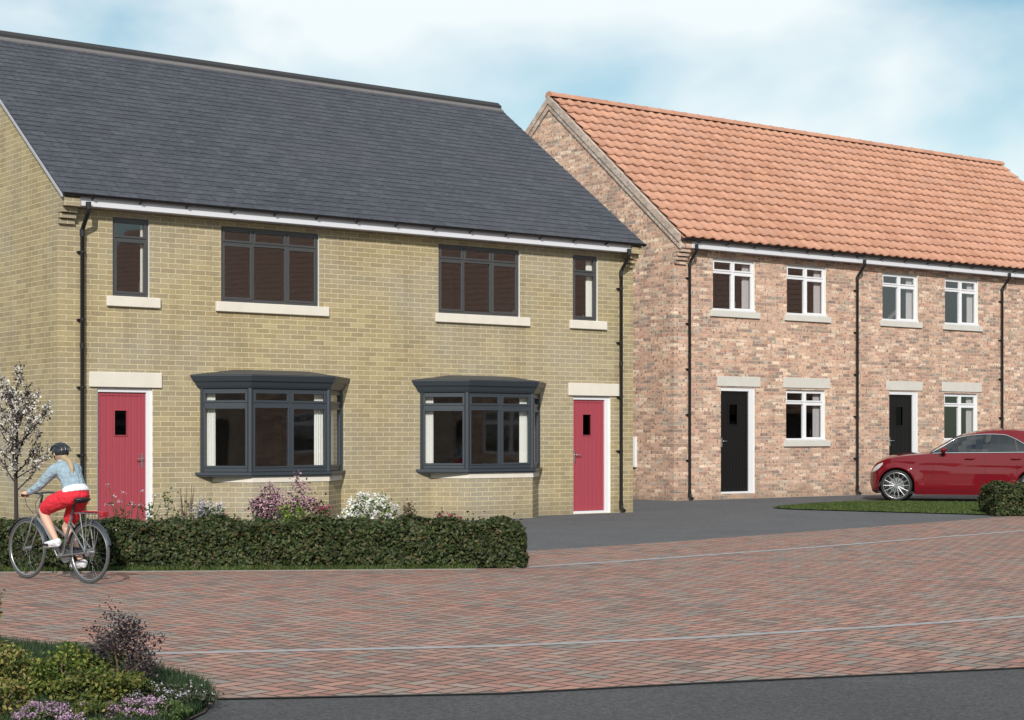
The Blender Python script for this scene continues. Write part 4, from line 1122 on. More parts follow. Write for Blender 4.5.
M['headlamp'] = simple('clear_headlamp', (.62, .64, .66), .12, .3, var=.1, coat=1)
def build_car(loc, rz):
    R = thing('parked_car', 'glossy dark red saloon parked behind the grass verge', 'car', loc, rz)
    W2 = 1.06; RA, ZC, XR = .405, .352, 3.02
    belt = smooth_tab([(-.60, .60), (-.52, .78), (-.35, .90), (-.1, .985), (.3, 1.035), (.73, 1.07), (1.2, 1.085), (2.0, 1.09), (2.9, 1.10), (3.6, 1.10), (4.1, 1.06), (4.35, .98), (4.45, .80)])
    wid = smooth_tab([(-.60, .60), (-.52, .80), (-.40, .93), (-.2, 1.02), (0, 1.055), (.5, 1.06), (2, 1.06), (3.0, 1.065), (3.6, 1.03), (4.1, .93), (4.45, .72)])
    topc = smooth_tab([(-.60, .62), (-.52, .82), (-.35, .955), (-.1, 1.045), (.3, 1.10), (.74, 1.125)])
    low = smooth_tab([(-.60, .40), (-.55, .22), (-.46, .17), (.6, .15), (2.5, .15), (3.6, .18), (4.2, .26), (4.45, .45)])
    def sy(x, z):
        w = wid(x); b = belt(x); zz = (z-.15)/max(.2, b-.15)
        y = w*(1 - .05*max(0, .30-zz)**2/.09 - .060*max(0, zz-.55)**2/.2)
        # swage line falling from the front wing towards the sill, shoulder crease above
        cl = .90 - .09*(x-.5)/2.4
        y += .012*math.exp(-((z-cl)/.035)**2)*(1 if x > .3 else max(0, (x+.3)/.6)) - .010*math.exp(-((z-cl+.07)/.05)**2)
        y += .016*math.exp(-((z-.30)/.035)**2)*(1 if .45 < x < 2.6 else 0)
        for xc in (0, XR):   # flared arches
            r = math.hypot(x-xc, z-ZC)
            if z > .2: y += .022*math.exp(-((r-RA-.03)/.05)**2)
        return y
    xs = [-.60, -.58, -.55, -.50, -.45]
    def arch(xc): return [xc - RA*math.cos(PI*i/20) for i in range(21)]
    a1, a2 = arch(0), arch(XR)
    cols = [(x, None) for x in xs] + [(a1[0], 'a')] + [(x, 0) for x in a1] + [(a1[-1], 'a')] + [(.42+k*.1, None) for k in range(22) if .42+k*.1 < XR-RA-.02] + [(a2[0], 'a')] + [(x, XR) for x in a2] + [(a2[-1], 'a')] + [(3.5+k*.08, None) for k in range(12)] + [(4.45, None)]
    cols = [(x, t) for x, t in cols if x <= 4.45]
    NR = 16; body = MB()
    for sgn in (-1, 1):
        vs = []; 
        for x, t in cols:
            if t is None or t == 'a': zl = low(x)
            else: zl = max(low(x), ZC + math.sqrt(max(0, RA*RA-(x-t)**2)))
            b = belt(x)
            for k in range(NR+1):
                z = zl + (b-zl)*k/NR; vs.append((x, sgn*sy(x, z), z))
        n = NR+1; fs = []
        for i in range(len(cols)-1):
            if abs(cols[i][0]-cols[i+1][0]) < 1e-6: continue
            for k in range(NR):
                q = (i*n+k, (i+1)*n+k, (i+1)*n+k+1, i*n+k+1); fs.append(q if sgn < 0 else q[::-1])
        body.add(vs, fs, 0, True)
        for xc in (0, XR):  # arch lips turning inwards
            body_l = [(xc-RA*math.cos(PI*i/20), ZC+RA*math.sin(PI*i/20)) for i in range(21)]
            vs = []
            for (x, z) in body_l: vs += [(x, sgn*sy(x, z), z), (x, sgn*(sy(x, z)-.30), z)]
            body.add(vs, [(2*i, 2*i+1, 2*i+3, 2*i+2) for i in range(20)], 1, True)
            z1 = ZC; 
            body.add([(xc, sgn*(.62), ZC)] + [(xc+RA*1.02*math.cos(2*PI*i/24), sgn*.62, ZC+RA*1.02*math.sin(2*PI*i/24)) for i in range(24)], [(0, 1+i, 1+(i+1) % 24) for i in range(24)], 1)
    # bonnet deck
    hx = [-.60, -.58, -.55, -.50, -.45, -.4, -.3, -.2, -.1, 0, .1, .2, .3, .4, .5, .6, .74]
    m = 12; vs = []
    for x in hx:
        b = belt(x); w = sy(x, b); tc_ = topc(x)
        for j in range(m+1):
            u = -1+2*j/m; vs.append((x, u*w, b + (tc_-b)*(1-abs(u)**3.2)))
    body.add(vs, [(i*(m+1)+j, i*(m+1)+j+1, (i+1)*(m+1)+j+1, (i+1)*(m+1)+j) for i in range(len(hx)-1) for j in range(m)], 0, True)
    # front and rear closing faces
    for x in (-.60, 4.45):
        L_ = [(x, -sy(x, low(x)), low(x)), (x, sy(x, low(x)), low(x)), (x, sy(x, belt(x)), belt(x)), (x, -sy(x, belt(x)), belt(x))]
        body.add(L_, [(0,1,2,3)], 0)
    body.box(-.40, 4.2, -.95, .95, .17, .21, 1)
    body.add([(-.46+.0, s_*(.9), .17) for s_ in (-1, 1)] + [(4.2, .9, .17), (4.2, -.9, .17)], [(0,1,2,3)], 1)
    # boot deck
    hx = [3.55, 3.7, 3.9, 4.05, 4.2, 4.35, 4.45]; vs = []
    for x in hx:
        b = belt(x); w = sy(x, b)
        for j in range(m+1):
            u = -1+2*j/m; vs.append((x, u*w, b+.03*(1-abs(u)**3)))
    body.add(vs, [(i*(m+1)+j, i*(m+1)+j+1, (i+1)*(m+1)+j+1, (i+1)*(m+1)+j) for i in range(len(hx)-1) for j in range(m)], 0, True)
    B = body.build('body', [M['car_paint'], M['car_black']], R)
    # greenhouse
    roof = smooth_tab([(.74, 1.115), (.9, 1.21), (1.08, 1.315), (1.3, 1.44), (1.45, 1.505), (1.8, 1.59), (2.15, 1.635), (2.45, 1.645), (2.9, 1.615), (3.3, 1.515), (3.6, 1.395), (3.9, 1.245), (4.05, 1.13)])
    wtop = smooth_tab([(.78, 1.10), (.92, 1.175), (1.08, 1.27), (1.36, 1.43), (1.75, 1.50), (2.06, 1.515), (2.36, 1.50), (2.58, 1.42), (2.82, 1.28), (3.05, 1.13)])
    def rw(x): return .70 if 1.3 < x < 3.2 else (.70 + .16*(1.3-x)/.56 if x <= 1.3 else .70+.05*(x-3.2))
    def gy(x, z):
        b = belt(x); r = roof(x)+.001; u = (z-b)/max(.02, r-b); w0 = sy(x, b)-.03; return w0 + (rw(x)-w0)*max(0, min(1, u))**1.15
    gx = [.74, .78, .85, .92, 1.0, 1.08, 1.16, 1.25, 1.36, 1.45, 1.55, 1.65, 1.75, 1.9, 2.06, 2.2, 2.36, 2.47, 2.58, 2.7, 2.82, 2.93, 3.05, 3.2, 3.4, 3.6, 3.8, 3.95, 4.05]
    gh = MB(); gl = MB(); GS = {-1: MB(), 1: MB()}; SCR = [MB(), MB()]
    for sgn in (-1, 1):
        for i in range(len(gx)-1):
            x0, x1 = gx[i], gx[i+1]
            for (mb_, f0, f1, n_) in ((GS[sgn], lambda x: belt(x)-.01, lambda x: max(belt(x)-.005, wtop(x)) if .78 <= x <= 3.05 else belt(x)-.005, 4), (gh, lambda x: max(belt(x)-.005, wtop(x)) if .78 <= x <= 3.05 else belt(x)-.005, lambda x: roof(x)-.035, 4)):
                for k in range(n_):
                    q = []
                    for (x, kk) in ((x0, k), (x1, k), (x1, k+1), (x0, k+1)):
                        z = f0(x)+(f1(x)-f0(x))*kk/n_; q.append((x, sgn*gy(x, z), z))
                    mb_.add(q, [(0,1,2,3) if sgn < 0 else (3,2,1,0)], 0, True)
    m = 10
    for i in range(len(gx)-1):
        mb_ = SCR[0] if gx[i] < 1.44 else (SCR[1] if gx[i] >= 3.2 else gh)
        for j in range(m):
            q = []
            for (x, jj) in ((gx[i], j), (gx[i+1], j), (gx[i+1], j+1), (gx[i], j+1)):
                u = -1+2*jj/m; w = gy(x, roof(x)-.035); q.append((x, u*w, roof(x)-.035+.05*(1-abs(u)**2.6)))
            pil = mb_ is not gh and (j == 0 or j == m-1)
            (gh if pil else mb_).add(q, [(0,1,2,3)], 0, True)
    gh.build('roof', M['car_paint'], R); [GS[k].build('side_window', M['car_glass'], R) for k in GS]; SCR[0].build('windscreen', M['car_glass'], R); SCR[1].build('rear_window', M['car_glass'], R)
    # details on both flanks
    for sgn in (-1, 1):
        st = MB()
        st.tube([(x, sgn*(gy(x, wtop(x))+.006), wtop(x)+.004) for x in np.linspace(.80, 3.03, 40)], .013, 6)
        st.tube([(x, sgn*(gy(x, belt(x))+.018), belt(x)+.012) for x in np.linspace(.80, 3.04, 30)], .011, 6)
        st.build('window_trim', M['car_chrome'], R)
        for (xa, xb, wd) in ((1.93, 2.04, .13), (2.66, 2.60, .04)):
            bp_ = MB(); q = []
            for (x, top) in ((xa-wd/2, 0), (xa+wd/2, 0), (xb+wd/2.6, 1), (xb-wd/2.6, 1)):
                z = belt(x)+.01 if not top else wtop(x)-.005; q.append((x, sgn*(gy(x, z)+.006), z))
            bp_.add(q, [(0,1,2,3)]); bp_.build('door_pillar', M['car_black'], R)
        sh = MB()
        for line in ([(.86, 1.05), (.80, .8), (.78, .5), (.86, .25)], [(1.93, 1.06), (1.94, .8), (1.94, .5), (1.92, .25)], [(2.93, 1.06), (2.86, .92), (2.66, .74), (2.52, .5), (2.48, .25)]):
            pts = dense([(a, b) for a, b in line], .06); sh = MB(); sh.tube([(x, sgn*(sy(x, z)-.001), z) for x, z in pts], .0045, 4)
            sh.build('door_gap', M['car_black'], R)
        for xh in (1.62, 2.62):
            h = MB(); z = .965 - .0*xh
            h.tube([(xh-.12, sgn*(sy(xh-.12, z)), z-.01), (xh-.09, sgn*(sy(xh, z)+.028), z), (xh+.05, sgn*(sy(xh, z)+.034), z+.004), (xh+.11, sgn*(sy(xh+.11, z)), z+.004)], [.012, .018, .018, .012], 8)
            h.build('door_handle', M['car_paint'], R)
        mr = MB(); mr.ball((1.04, sgn*1.13, 1.16), .1, 12, 8, 0, (.75, 1.15, .72)); mr.tube([(1.06, sgn*.98, 1.09), (1.05, sgn*1.08, 1.13)], .025, 6)
        mr.build('wing_mirror', M['car_paint'], R)
        hl = MB(); n = 8; vs = []
        for k in range(n+1):
            x = -.545 + .24*k/n; zt = belt(x)-.045; zb = zt - (.02+.085*math.sin(PI*min(1, (k+1.5)/(n+2.2)))); 
            for j in range(4):
                z = zb+(zt-zb)*j/3; vs.append((x, sgn*(sy(x, z)+.008), z))
        hl.add(vs, [(4*k+j, 4*k+4+j, 4*k+5+j, 4*k+1+j) for k in range(n) for j in range(3)], 0, True)
        hl.build('headlamp', M['headlamp'], R)
        lp = MB(); lp.tube([(x, sgn*(sy(x, .26)+.004), .235) for x in np.linspace(-.54, -.40, 6)], .018, 6); lp.build('bumper_lip', M['car_black'], R)
        for xc, st_ in ((0, rad(0)), (XR, 0)):
            wp = MB(); yc = sgn*.92
            Mw = Matrix.Translation((xc, yc, ZC)) @ Matrix.Rotation(st_, 4, 'Z')
            s1 = sgn
            # tyre by revolving its section
            prof = [(.292, -.11), (.31, -.125), (.337, -.12), (.350, -.085), (.352, 0), (.350, .085), (.337, .12), (.31, .125), (.292, .11)]
            n = 48; vs = []
            for i in range(n):
                a = 2*PI*i/n
                for (r, y) in prof: vs.append((r*math.cos(a), y, r*math.sin(a)))
            k_ = len(prof); wp.add(vs, [(i*k_+j, i*k_+j+1, ((i+1) % n)*k_+j+1, ((i+1) % n)*k_+j) for i in range(n) for j in range(k_-1)], 0, True, Mw)
            Wo = wp.build('wheel', M['tyre'], R)
            rm = MB(); rm.torus((0, s1*.105, 0), .288, .011, 'y', 48, 8, 0, M=Mw); rm.torus((0, -s1*.05, 0), .25, .02, 'y', 40, 6, 0, M=Mw)
            for k in range(14):
                a = 2*PI*k/14
                for da in (0,):
                    p0 = (math.cos(a)*.05, s1*.085, math.sin(a)*.05); p1 = (math.cos(a+da)*.285, s1*.108, math.sin(a+da)*.285)
                    rm.tube([p0, p1], [.017, .012], 6, M=Mw)
            rm.disc((0, 0), .062, s1*.06, s1*.10, 20, 0, Mw, .05); 
            rm.build('rim', M['rim'], Wo)
            bd = MB(); bd.disc((0, 0), .17, s1*.0, s1*.02, 28, 0, Mw); bd.disc((0, 0), .245, -s1*.06, -s1*.03, 28, 1, Mw); bd.build('brake_disc', [M['handle'], M['car_black']], Wo)
    # cabin
    cb = MB(); cb.box(1.0, 3.6, -.84, .84, .3, .62); cb.box(.9, 1.15, -.8, .8, .6, 1.05, c=.03)
    for x in (1.75, 2.75):
        for y in (-.42, .42):
            cb.box(x, x+.14, y-.24, y+.24, .6, 1.22, c=.04); cb.box(x+.02, x+.12, y-.13, y+.13, 1.24, 1.42, c=.035)
    cb.build('seats', M['car_inside'], R)
    sw = MB(); sw.torus((1.32, -.42, 1.07), .17, .014, 'x', 24, 6); sw.build('steering_wheel', M['car_black'], R)
    return R
build_car((9.0, 40.12, 0), rad(-14.5))

# ================================================================== BICYCLE AND RIDER
KB = .92; BLOC = (-4.60, 17.65, -.004); BRZ = rad(142.2)
def K(p): return (p[0]*KB, p[1]*KB, p[2]*KB)
def KP(l): return [K(p) for p in l]
M['bike_dark'] = simple('dark_blue_grey_bike_paint', (.05, .06, .075), .35, .3, var=.05)
M['bike_silver'] = simple('silver_bike_metal', (.34, .35, .36), .35, .85, var=.05)
M['bike_tyre'] = simple('grey_bike_tyre', (.055, .058, .062), .8, var=.1)
M['skin'] = simple('light_skin', (.56, .34, .25), .55, var=.05)
M['denim'] = simple('washed_denim', (.25, .335, .395), .9, var=.4, nscale=26, bump=1, bscale=24, bd=.03)
M['red_cloth'] = simple('red_cotton', (.60, .018, .035), .85, var=.2, nscale=14, bump=1, bscale=17, bd=.03)
M['white_cloth'] = simple('white_cotton', (.70, .70, .75), .9, var=.1, nscale=20, bump=1, bscale=28, bd=.02)
M['hair'] = simple('blonde_hair', (.34, .25, .15), .6, var=.3, nscale=60, bump=.5)
M['helmet'] = simple('black_helmet_shell', (.014, .016, .020), .3, var=.2)
M['bag_red'] = simple('dark_red_plastic', (.30, .01, .02), .4, var=.1)
def bicycle():
    B = thing('bicycle', 'silver city bicycle with rear rack, ridden along the hedge', 'bicycle', BLOC, BRZ)
    RH, FH, RW = (-.45, 0, .343), (.66, 0, .343), .320
    for (c, nm) in ((RH, 'wheel'), (FH, 'wheel')):
        t = MB(); t.torus(K(c), .325*KB, .015*KB, 'y', 64, 8); wo = t.build(nm, M['bike_tyre'], B)
        r = MB(); r.torus(K(c), .303*KB, .011*KB, 'y', 64, 6, w=.9)
        r.build('rim', M['rim'], wo)
        s_ = MB()
        for k in range(28):
            a = 2*PI*k/28; side_ = .03 if k % 2 else -.03; a2 = a + (.25 if k % 4 < 2 else -.25)
            s_.tube(KP([(c[0]+.022*math.cos(a2), side_, c[2]+.022*math.sin(a2)), (c[0]+.295*math.cos(a), 0, c[2]+.295*math.sin(a))]), .0007, 3, cap=False)
        s_.build('spokes', M['bike_silver'], wo)
        h = MB(); h.disc((c[0]*KB, c[2]*KB), .022*KB, -.045*KB, .045*KB, 14)
        if c is RH: h.disc((c[0]*KB, c[2]*KB), .055*KB, -.030*KB, -.022*KB, 20); h.disc((c[0]*KB, c[2]*KB), .042*KB, .022*KB, .042*KB, 20)
        h.build('hub', M['bike_silver'], wo)
        f = MB(); a0, a1 = (rad(12), rad(165)) if c is RH else (rad(20), rad(172))
        n = 26; vs = []
        for i in range(n+1):
            a = a0+(a1-a0)*i/n
            for (dr, dy) in ((0, -.027), (.010, -.014), (.013, 0), (.010, .014), (0, .027)):
                vs.append(K((c[0]+(.350+dr)*math.cos(a), dy, c[2]+(.350+dr)*math.sin(a))))
        f.add(vs, [(5*i+j, 5*i+j+1, 5*i+6+j, 5*i+5+j) for i in range(n) for j in range(4)], 0, True)
        f.build('mudguard', M['bike_dark'], B)
    BB = (.03, 0, .285); ST = (-.14, 0, .74); HT, HB_ = (.41, 0, .86), (.475, 0, .70)
    f = MB()
    f.tube(KP([BB, ST]), .017*KB, 8); f.tube(KP([BB, (.20, 0, .44), (.34, 0, .60), HB_]), .019*KB, 8); f.tube(KP([(-.045, 0, .50), (.16, 0, .60), (.30, 0, .70), HT]), .015*KB, 8)
    f.tube(KP([HB_, HT]), .020*KB, 8)
    for y in (-.055, .055):
        f.tube(KP([(BB[0], y*.5, BB[2]), (RH[0], y, RH[2])]), .010*KB, 6); f.tube(KP([(ST[0]+.03, y*.4, .66), (RH[0], y, RH[2])]), .009*KB, 6)
    f.build('frame', M['bike_silver'], B)
    fk = MB()
    for y in (-.05, .05): fk.tube(KP([(.48, y*.5, .715), (.505, y, .67), (.56, y, .52), (FH[0], y, FH[2])]), [.014*KB, .013*KB, .011*KB, .008*KB], 6)
    fk.build('fork', M['bike_silver'], B)
    sp = MB(); sp.tube(KP([ST, (-.20, 0, .90)]), .013*KB, 8); sp.build('seat_post', M['bike_dark'], B)
    sd_ = MB(); 
    vs = []; secs = [(-.36, .095, .015), (-.31, .105, .03), (-.24, .085, .035), (-.16, .04, .03), (-.09, .024, .022), (-.06, .012, .012)]
    for (x, w_, h_) in secs:
        for k in range(10):
            a = 2*PI*k/10; vs.append(K((x, w_*math.cos(a), .925 + h_*math.sin(a)*(1 if math.sin(a) > 0 else 1.5))))
    sd_.add(vs, [(i*10+k, i*10+(k+1) % 10, (i+1)*10+(k+1) % 10, (i+1)*10+k) for i in range(len(secs)-1) for k in range(10)] + [tuple(range(9, -1, -1)), tuple(range(50, 60))], 0, True)
    sd_.build('saddle', M['car_black'], B)
    hb = MB(); hb.tube(KP([HT, (.385, 0, .955)]), .014*KB, 8); hb.tube(KP([(.385, 0, .955), (.45, 0, .975)]), .013*KB, 8)
    hb.tube(KP([(.345, .29, .965), (.36, .22, .972), (.43, .12, .985), (.45, 0, .975), (.43, -.12, .985), (.36, -.22, .972), (.345, -.29, .965)]), .011*KB, 8)
    hb.build('handlebar', M['bike_dark'], B)
    for y in (.265, -.265):
        g_ = MB(); g_.tube(KP([(.335, y+math.copysign(.045, y), .963), (.36, y-math.copysign(.045, y), .971)]), .017*KB, 8); g_.build('grip', M['car_black'], B)
        l_ = MB(); l_.tube(KP([(.385, y*.75, .965), (.42, y*.92, .95), (.40, y*1.1, .945)]), .006*KB, 5); l_.build('brake_lever', M['bike_dark'], B)
    cbm = MB(); cbm.tube(KP([(.40, .15, .98), (.52, .14, .95), (.56, .08, .84), (.50, .03, .74)]), .0035*KB, 5); cbm.tube(KP([(.40, -.15, .98), (.54, -.12, .97), (.58, -.05, .86), (.49, 0, .74)]), .0035*KB, 5)
    cbm.build('brake_cable', M['car_black'], B)
    rk = MB()
    for y in (-.06, 0, .06): rk.tube(KP([(-.27, y, .775), (-.66, y, .775)]), .006*KB, 5)
    for x in (-.27, -.46, -.66): rk.tube(KP([(x, -.06, .775), (x, .06, .775)]), .006*KB, 5)
    for y in (-.06, .06):
        for x in (-.36, -.47, -.58): rk.tube(KP([(x, y, .775), (RH[0], y, RH[2]+.01)]), .005*KB, 5)
    rk.build('luggage_rack', M['bike_silver'], B)
    rl = MB(); rl.box(-.72*KB, -.655*KB, -.045*KB, .045*KB, .745*KB, .80*KB, c=.008); rl.box(-.655*KB, -.36*KB, -.04*KB, .04*KB, .785*KB, .80*KB, c=.004); rl.build('rear_lamp', M['bag_red'], B)
    cr = MB(); cr.disc((BB[0]*KB, BB[2]*KB), .085*KB, -.048*KB, -.044*KB, 28); cr.disc((BB[0]*KB, BB[2]*KB), .022*KB, -.06*KB, .06*KB, 12)
    pl_, pr_ = (.12, .105, .415), (-.06, -.105, .155)
    cr.tube(KP([(BB[0], .065, BB[2]), (pl_[0], .07, pl_[2])]), .010*KB, 6); cr.tube(KP([(BB[0], -.065, BB[2]), (pr_[0], -.07, pr_[2])]), .010*KB, 6)
    cr.build('crank', M['bike_silver'], B)
    for (p, sg) in ((pl_, 1), (pr_, -1)):
        pd = MB(); c_ = (p[0], sg*.12, p[2]); pd.box((c_[0]-.045)*KB, (c_[0]+.045)*KB, (c_[1]-.05)*KB, (c_[1]+.05)*KB, (c_[2]-.012)*KB, (c_[2]+.012)*KB, c=.004); pd.build('pedal', M['car_black'], B)
    ch = MB(); ch.tube(KP([(BB[0], -.046, BB[2]+.085), (RH[0], -.03, RH[2]+.05)]), .006*KB, 5); ch.tube(KP([(BB[0], -.046, BB[2]-.085), (RH[0], -.03, RH[2]-.05)]), .006*KB, 5); ch.build('chain', M['car_black'], B)
    ks = MB(); ks.box(-.38*KB, .14*KB, -.066*KB, -.058*KB, .31*KB, .39*KB, c=.003); ks.build('chain_guard', M['bike_dark'], B)
    return B
bicycle()

def skin_obj(name, J, E, mat, parent, root, sub=2):
    names = list(J); idx = {n_: i for i, n_ in enumerate(names)}
    me = bpy.data.meshes.new(name)
    me.from_pydata([K(J[n_][0]) for n_ in names], [(idx[a], idx[b]) for a, b in E], [])
    o = bpy.data.objects.new(name, me); COL.objects.link(o); o.parent = parent
    sm = o.modifiers.new('skin', 'SKIN'); sm.use_smooth_shade = True; sm.branch_smoothing = .6
    ss = o.modifiers.new('sub', 'SUBSURF'); ss.levels = sub; ss.render_levels = sub
    sv = me.skin_vertices[0].data
    for i, n_ in enumerate(names):
        r = J[n_][1]; r = (r, r) if isinstance(r, (int, float)) else r
        sv[i].radius = (r[0]*KB, r[1]*KB); sv[i].use_root = (n_ == root)
    # bake the modifiers so that the figure is one plain mesh
    bpy.context.view_layer.update()
    dg = bpy.context.evaluated_depsgraph_get(); ev = bpy.data.meshes.new_from_object(o.evaluated_get(dg))
    o.modifiers.clear(); o.data = ev; ev.name = name
    ev.materials.clear(); ev.materials.append(mat)
    ev.polygons.foreach_set('use_smooth', [True]*len(ev.polygons))
    return o

def fuse(name, mb, mat, parent, voxel=.007, smooth=5):
    """overlapping limbs fused into one continuous skin"""
    o = mb.build(name, mat, parent)
    r = o.modifiers.new('remesh', 'REMESH'); r.mode = 'VOXEL'; r.voxel_size = voxel; r.use_smooth_shade = True
    s_ = o.modifiers.new('smooth', 'SMOOTH'); s_.iterations = smooth; s_.factor = .5
    bpy.context.view_layer.update()
    dg = bpy.context.evaluated_depsgraph_get(); ev = bpy.data.meshes.new_from_object(o.evaluated_get(dg))
    o.modifiers.clear(); o.data = ev; ev.name = name; ev.materials.clear(); ev.materials.append(mat)
    ev.polygons.foreach_set('use_smooth', [True]*len(ev.polygons)); return o
def limb(mb, pts):
    """pts = [(x, y, z, r), ...] a tapering limb with rounded joints"""
    P = [K(p[:3]) for p in pts]; r = [p[3]*KB for p in pts]
    mb.tube(P, r, 14)
    for p, q_ in zip(P, r): mb.ball(p, q_*.995, 14, 10)
def trunk_loft(mb, secs):
    """secs = [(x, y, z, depth, width, tilt)] elliptical sections"""
    n = 20; vs = []
    for (x, y, z, rd, rw_, ti) in secs:
        for k in range(n):
            a = 2*PI*k/n; c, s_ = math.cos(a), math.sin(a)
            sc = 1.0
            vs.append(K((x + rd*c*math.cos(ti), y + rw_*s_, z - rd*c*math.sin(ti))))
    m_ = len(secs)
    mb.add(vs, [(i*n+k, i*n+(k+1) % n, (i+1)*n+(k+1) % n, (i+1)*n+k) for i in range(m_-1) for k in range(n)] + [tuple(range(n-1, -1, -1)), tuple(range((m_-1)*n, m_*n))], 0, True)
def rider():
    P = thing('person', 'cyclist in light denim jacket, red shorts, white shoes and black helmet', 'person', BLOC, BRZ)
    TI = rad(32)
    b = MB()
    trunk_loft(b, [(-.215, 0, .93, .08, .11, 0), (-.205, 0, .99, .095, .13, .1), (-.18, 0, 1.06, .085, .118, .3), (-.15, 0, 1.12, .085, .118, .5), (-.10, 0, 1.19, .09, .13, TI), (-.05, 0, 1.245, .09, .14, TI), (-.01, 0, 1.285, .08, .13, TI), (.02, 0, 1.31, .05, .07, TI)])
    limb(b, [(.0, 0, 1.29, .055), (.035, 0, 1.345, .047), (.055, 0, 1.385, .048)])
    b.ball(K((.065, 0, 1.435)), .086*KB, 18, 14, 0, (1.05, .84, 1.15)); b.ball(K((.095, 0, 1.405)), .062*KB, 14, 10, 0, (1, .85, 1))
    SH = (-.02, .155, 1.245)
    for sg in (1, -1):
        limb(b, [(-.02, sg*.150, 1.245, .052), (.055, sg*.195, 1.155, .043), (.13, sg*.226, 1.075, .036), (.21, sg*.246, 1.025, .033), (.295, sg*.262, .992, .025)])
        hx, hy, hz = .330, sg*.268, .984
        b.ball(K((hx, hy, hz)), .040*KB, 12, 8, 0, (1.1, 1.05, .6))
        for dy, ln in ((-.030, .92), (-.010, 1.0), (.010, .95), (.029, .78)):
            y = hy+sg*dy; limb(b, [(hx+.018, y, hz+.002, .0100), (hx+.028+.022*ln, y, hz-.010, .0095), (hx+.026+.020*ln, y, hz-.034, .0088), (hx+.008, y, hz-.043, .0080)])
        limb(b, [(hx-.010, hy-sg*.030, hz-.006, .012), (hx+.008, hy-sg*.052, hz-.018, .0105), (hx+.020, hy-sg*.050, hz-.040, .009)])
    limb(b, [(-.19, .08, .965, .078), (.03, .103, .885, .066), (.225, .105, .790, .053)]); limb(b, [(.225, .105, .790, .056), (.155, .112, .685, .053), (.06, .114, .565, .040), (-.015, .116, .475, .032), (-.03, .117, .44, .036)])
    limb(b, [(-.03, .117, .44, .034), (.06, .12, .425, .030), (.13, .12, .415, .024)])
    limb(b, [(-.19, -.08, .955, .078), (-.05, -.105, .78, .066), (.085, -.108, .60, .053)]); limb(b, [(.085, -.108, .60, .056), (.01, -.112, .47, .053), (-.08, -.115, .34, .040), (-.155, -.117, .24, .032), (-.17, -.118, .205, .036)])
    limb(b, [(-.17, -.118, .20, .034), (-.08, -.12, .185, .030), (-.02, -.12, .178, .024)])
    b.ball(K((.160, 0, 1.435)), .015*KB, 10, 7, 0, (1.2, .8, 1.3))
    for y in (-1, 1): b.ball(K((.058, y*.080, 1.425)), .022*KB, 10, 7, 0, (.8, .5, 1.2))
    fuse('body', b, M['skin'], P, .0052, 2)
    for y in (-.030, .030):
        e = MB(); e.ball(K((.148, y, 1.452)), .0095*KB, 10, 7); e.build('eye', M['car_black'], P)
    mth = MB(); mth.ball(K((.150, 0, 1.392)), .016*KB, 10, 7, 0, (.5, 1.1, .3)); mth.build('mouth', M['bag_red'], P)
    j = MB()
    trunk_loft(j, [(-.185, 0, 1.045, .118, .148, .3), (-.165, 0, 1.095, .110, .135, .4), (-.14, 0, 1.14, .108, .138, .5), (-.095, 0, 1.20, .112, .152, TI), (-.05, 0, 1.25, .110, .160, TI), (-.012, 0, 1.288, .098, .145, TI), (.018, 0, 1.320, .066, .080, TI), (.030, 0, 1.340, .060, .066, TI)])
    for sg in (1, -1):
        limb(j, [(-.025, sg*.148, 1.243, .070), (.055, sg*.196, 1.155, .057), (.13, sg*.227, 1.075, .050), (.20, sg*.245, 1.030, .044), (.262, sg*.256, 1.004, .038)])
        limb(j, [(-.03, sg*.10, 1.262, .070), (-.025, sg*.148, 1.243, .070)])
    fuse('denim_jacket', j, M['denim'], P, .006, 4)
    s_ = MB(); trunk_loft(s_, [(-.212, 0, 1.00, .130, .164, .2), (-.205, 0, 1.025, .129, .161, .25), (-.188, 0, 1.055, .114, .145, .3), (-.18, 0, 1.08, .10, .13, .3)])
    fuse('shirt_hem', s_, M['white_cloth'], P, .008, 3)
    r = MB(); trunk_loft(r, [(-.220, 0, .905, .105, .135, 0), (-.215, 0, .955, .130, .160, .1), (-.205, 0, 1.00, .126, .160, .2), (-.195, 0, 1.035, .116, .148, .25)])
    limb(r, [(-.20, .078, .955, .100), (-.08, .095, .915, .104), (.05, .106, .875, .100), (.155, .108, .825, .084)])
    limb(r, [(-.20, -.078, .945, .100), (-.10, -.095, .86, .102), (-.02, -.108, .75, .092), (.01, -.108, .705, .085)])
    fuse('red_shorts', r, M['red_cloth'], P, .007, 4)
    for y, dx, dz in ((.118, 0, 0), (-.118, -.150, -.242)):
        f = MB(); limb(f, [(-.055+dx, y, .452+dz, .040), (-.01+dx, y, .440+dz, .044), (.06+dx, y, .428+dz, .038), (.125+dx, y, .418+dz, .034), (.155+dx, y, .416+dz, .028)])
        limb(f, [(-.055+dx, y, .425+dz, .030), (.155+dx, y, .400+dz, .028)])
        fuse('shoe', f, M['white_cloth'], P, .006, 2)
    hm = MB(); c = (.060, 0, 1.442)
    hm.ball(K(c), .102*KB, 26, 16, 0, (1.02, .88, 1.06), zmin=-.30)
    for y in (-.070, -.036, 0, .036, .070):
        pts = []
        for k in range(15):
            a = rad(8+164*k/14); x = c[0] + math.sqrt(1-(y/.15)**2)*.104*math.cos(a); z = c[2] + math.sqrt(max(0, 1-(y/.10)**2))*.108*math.sin(a); pts.append((x, y, z))
        hm.tube(KP(pts), .0085*KB, 6)
    fuse('helmet', hm, M['helmet'], P, .0045, 1)
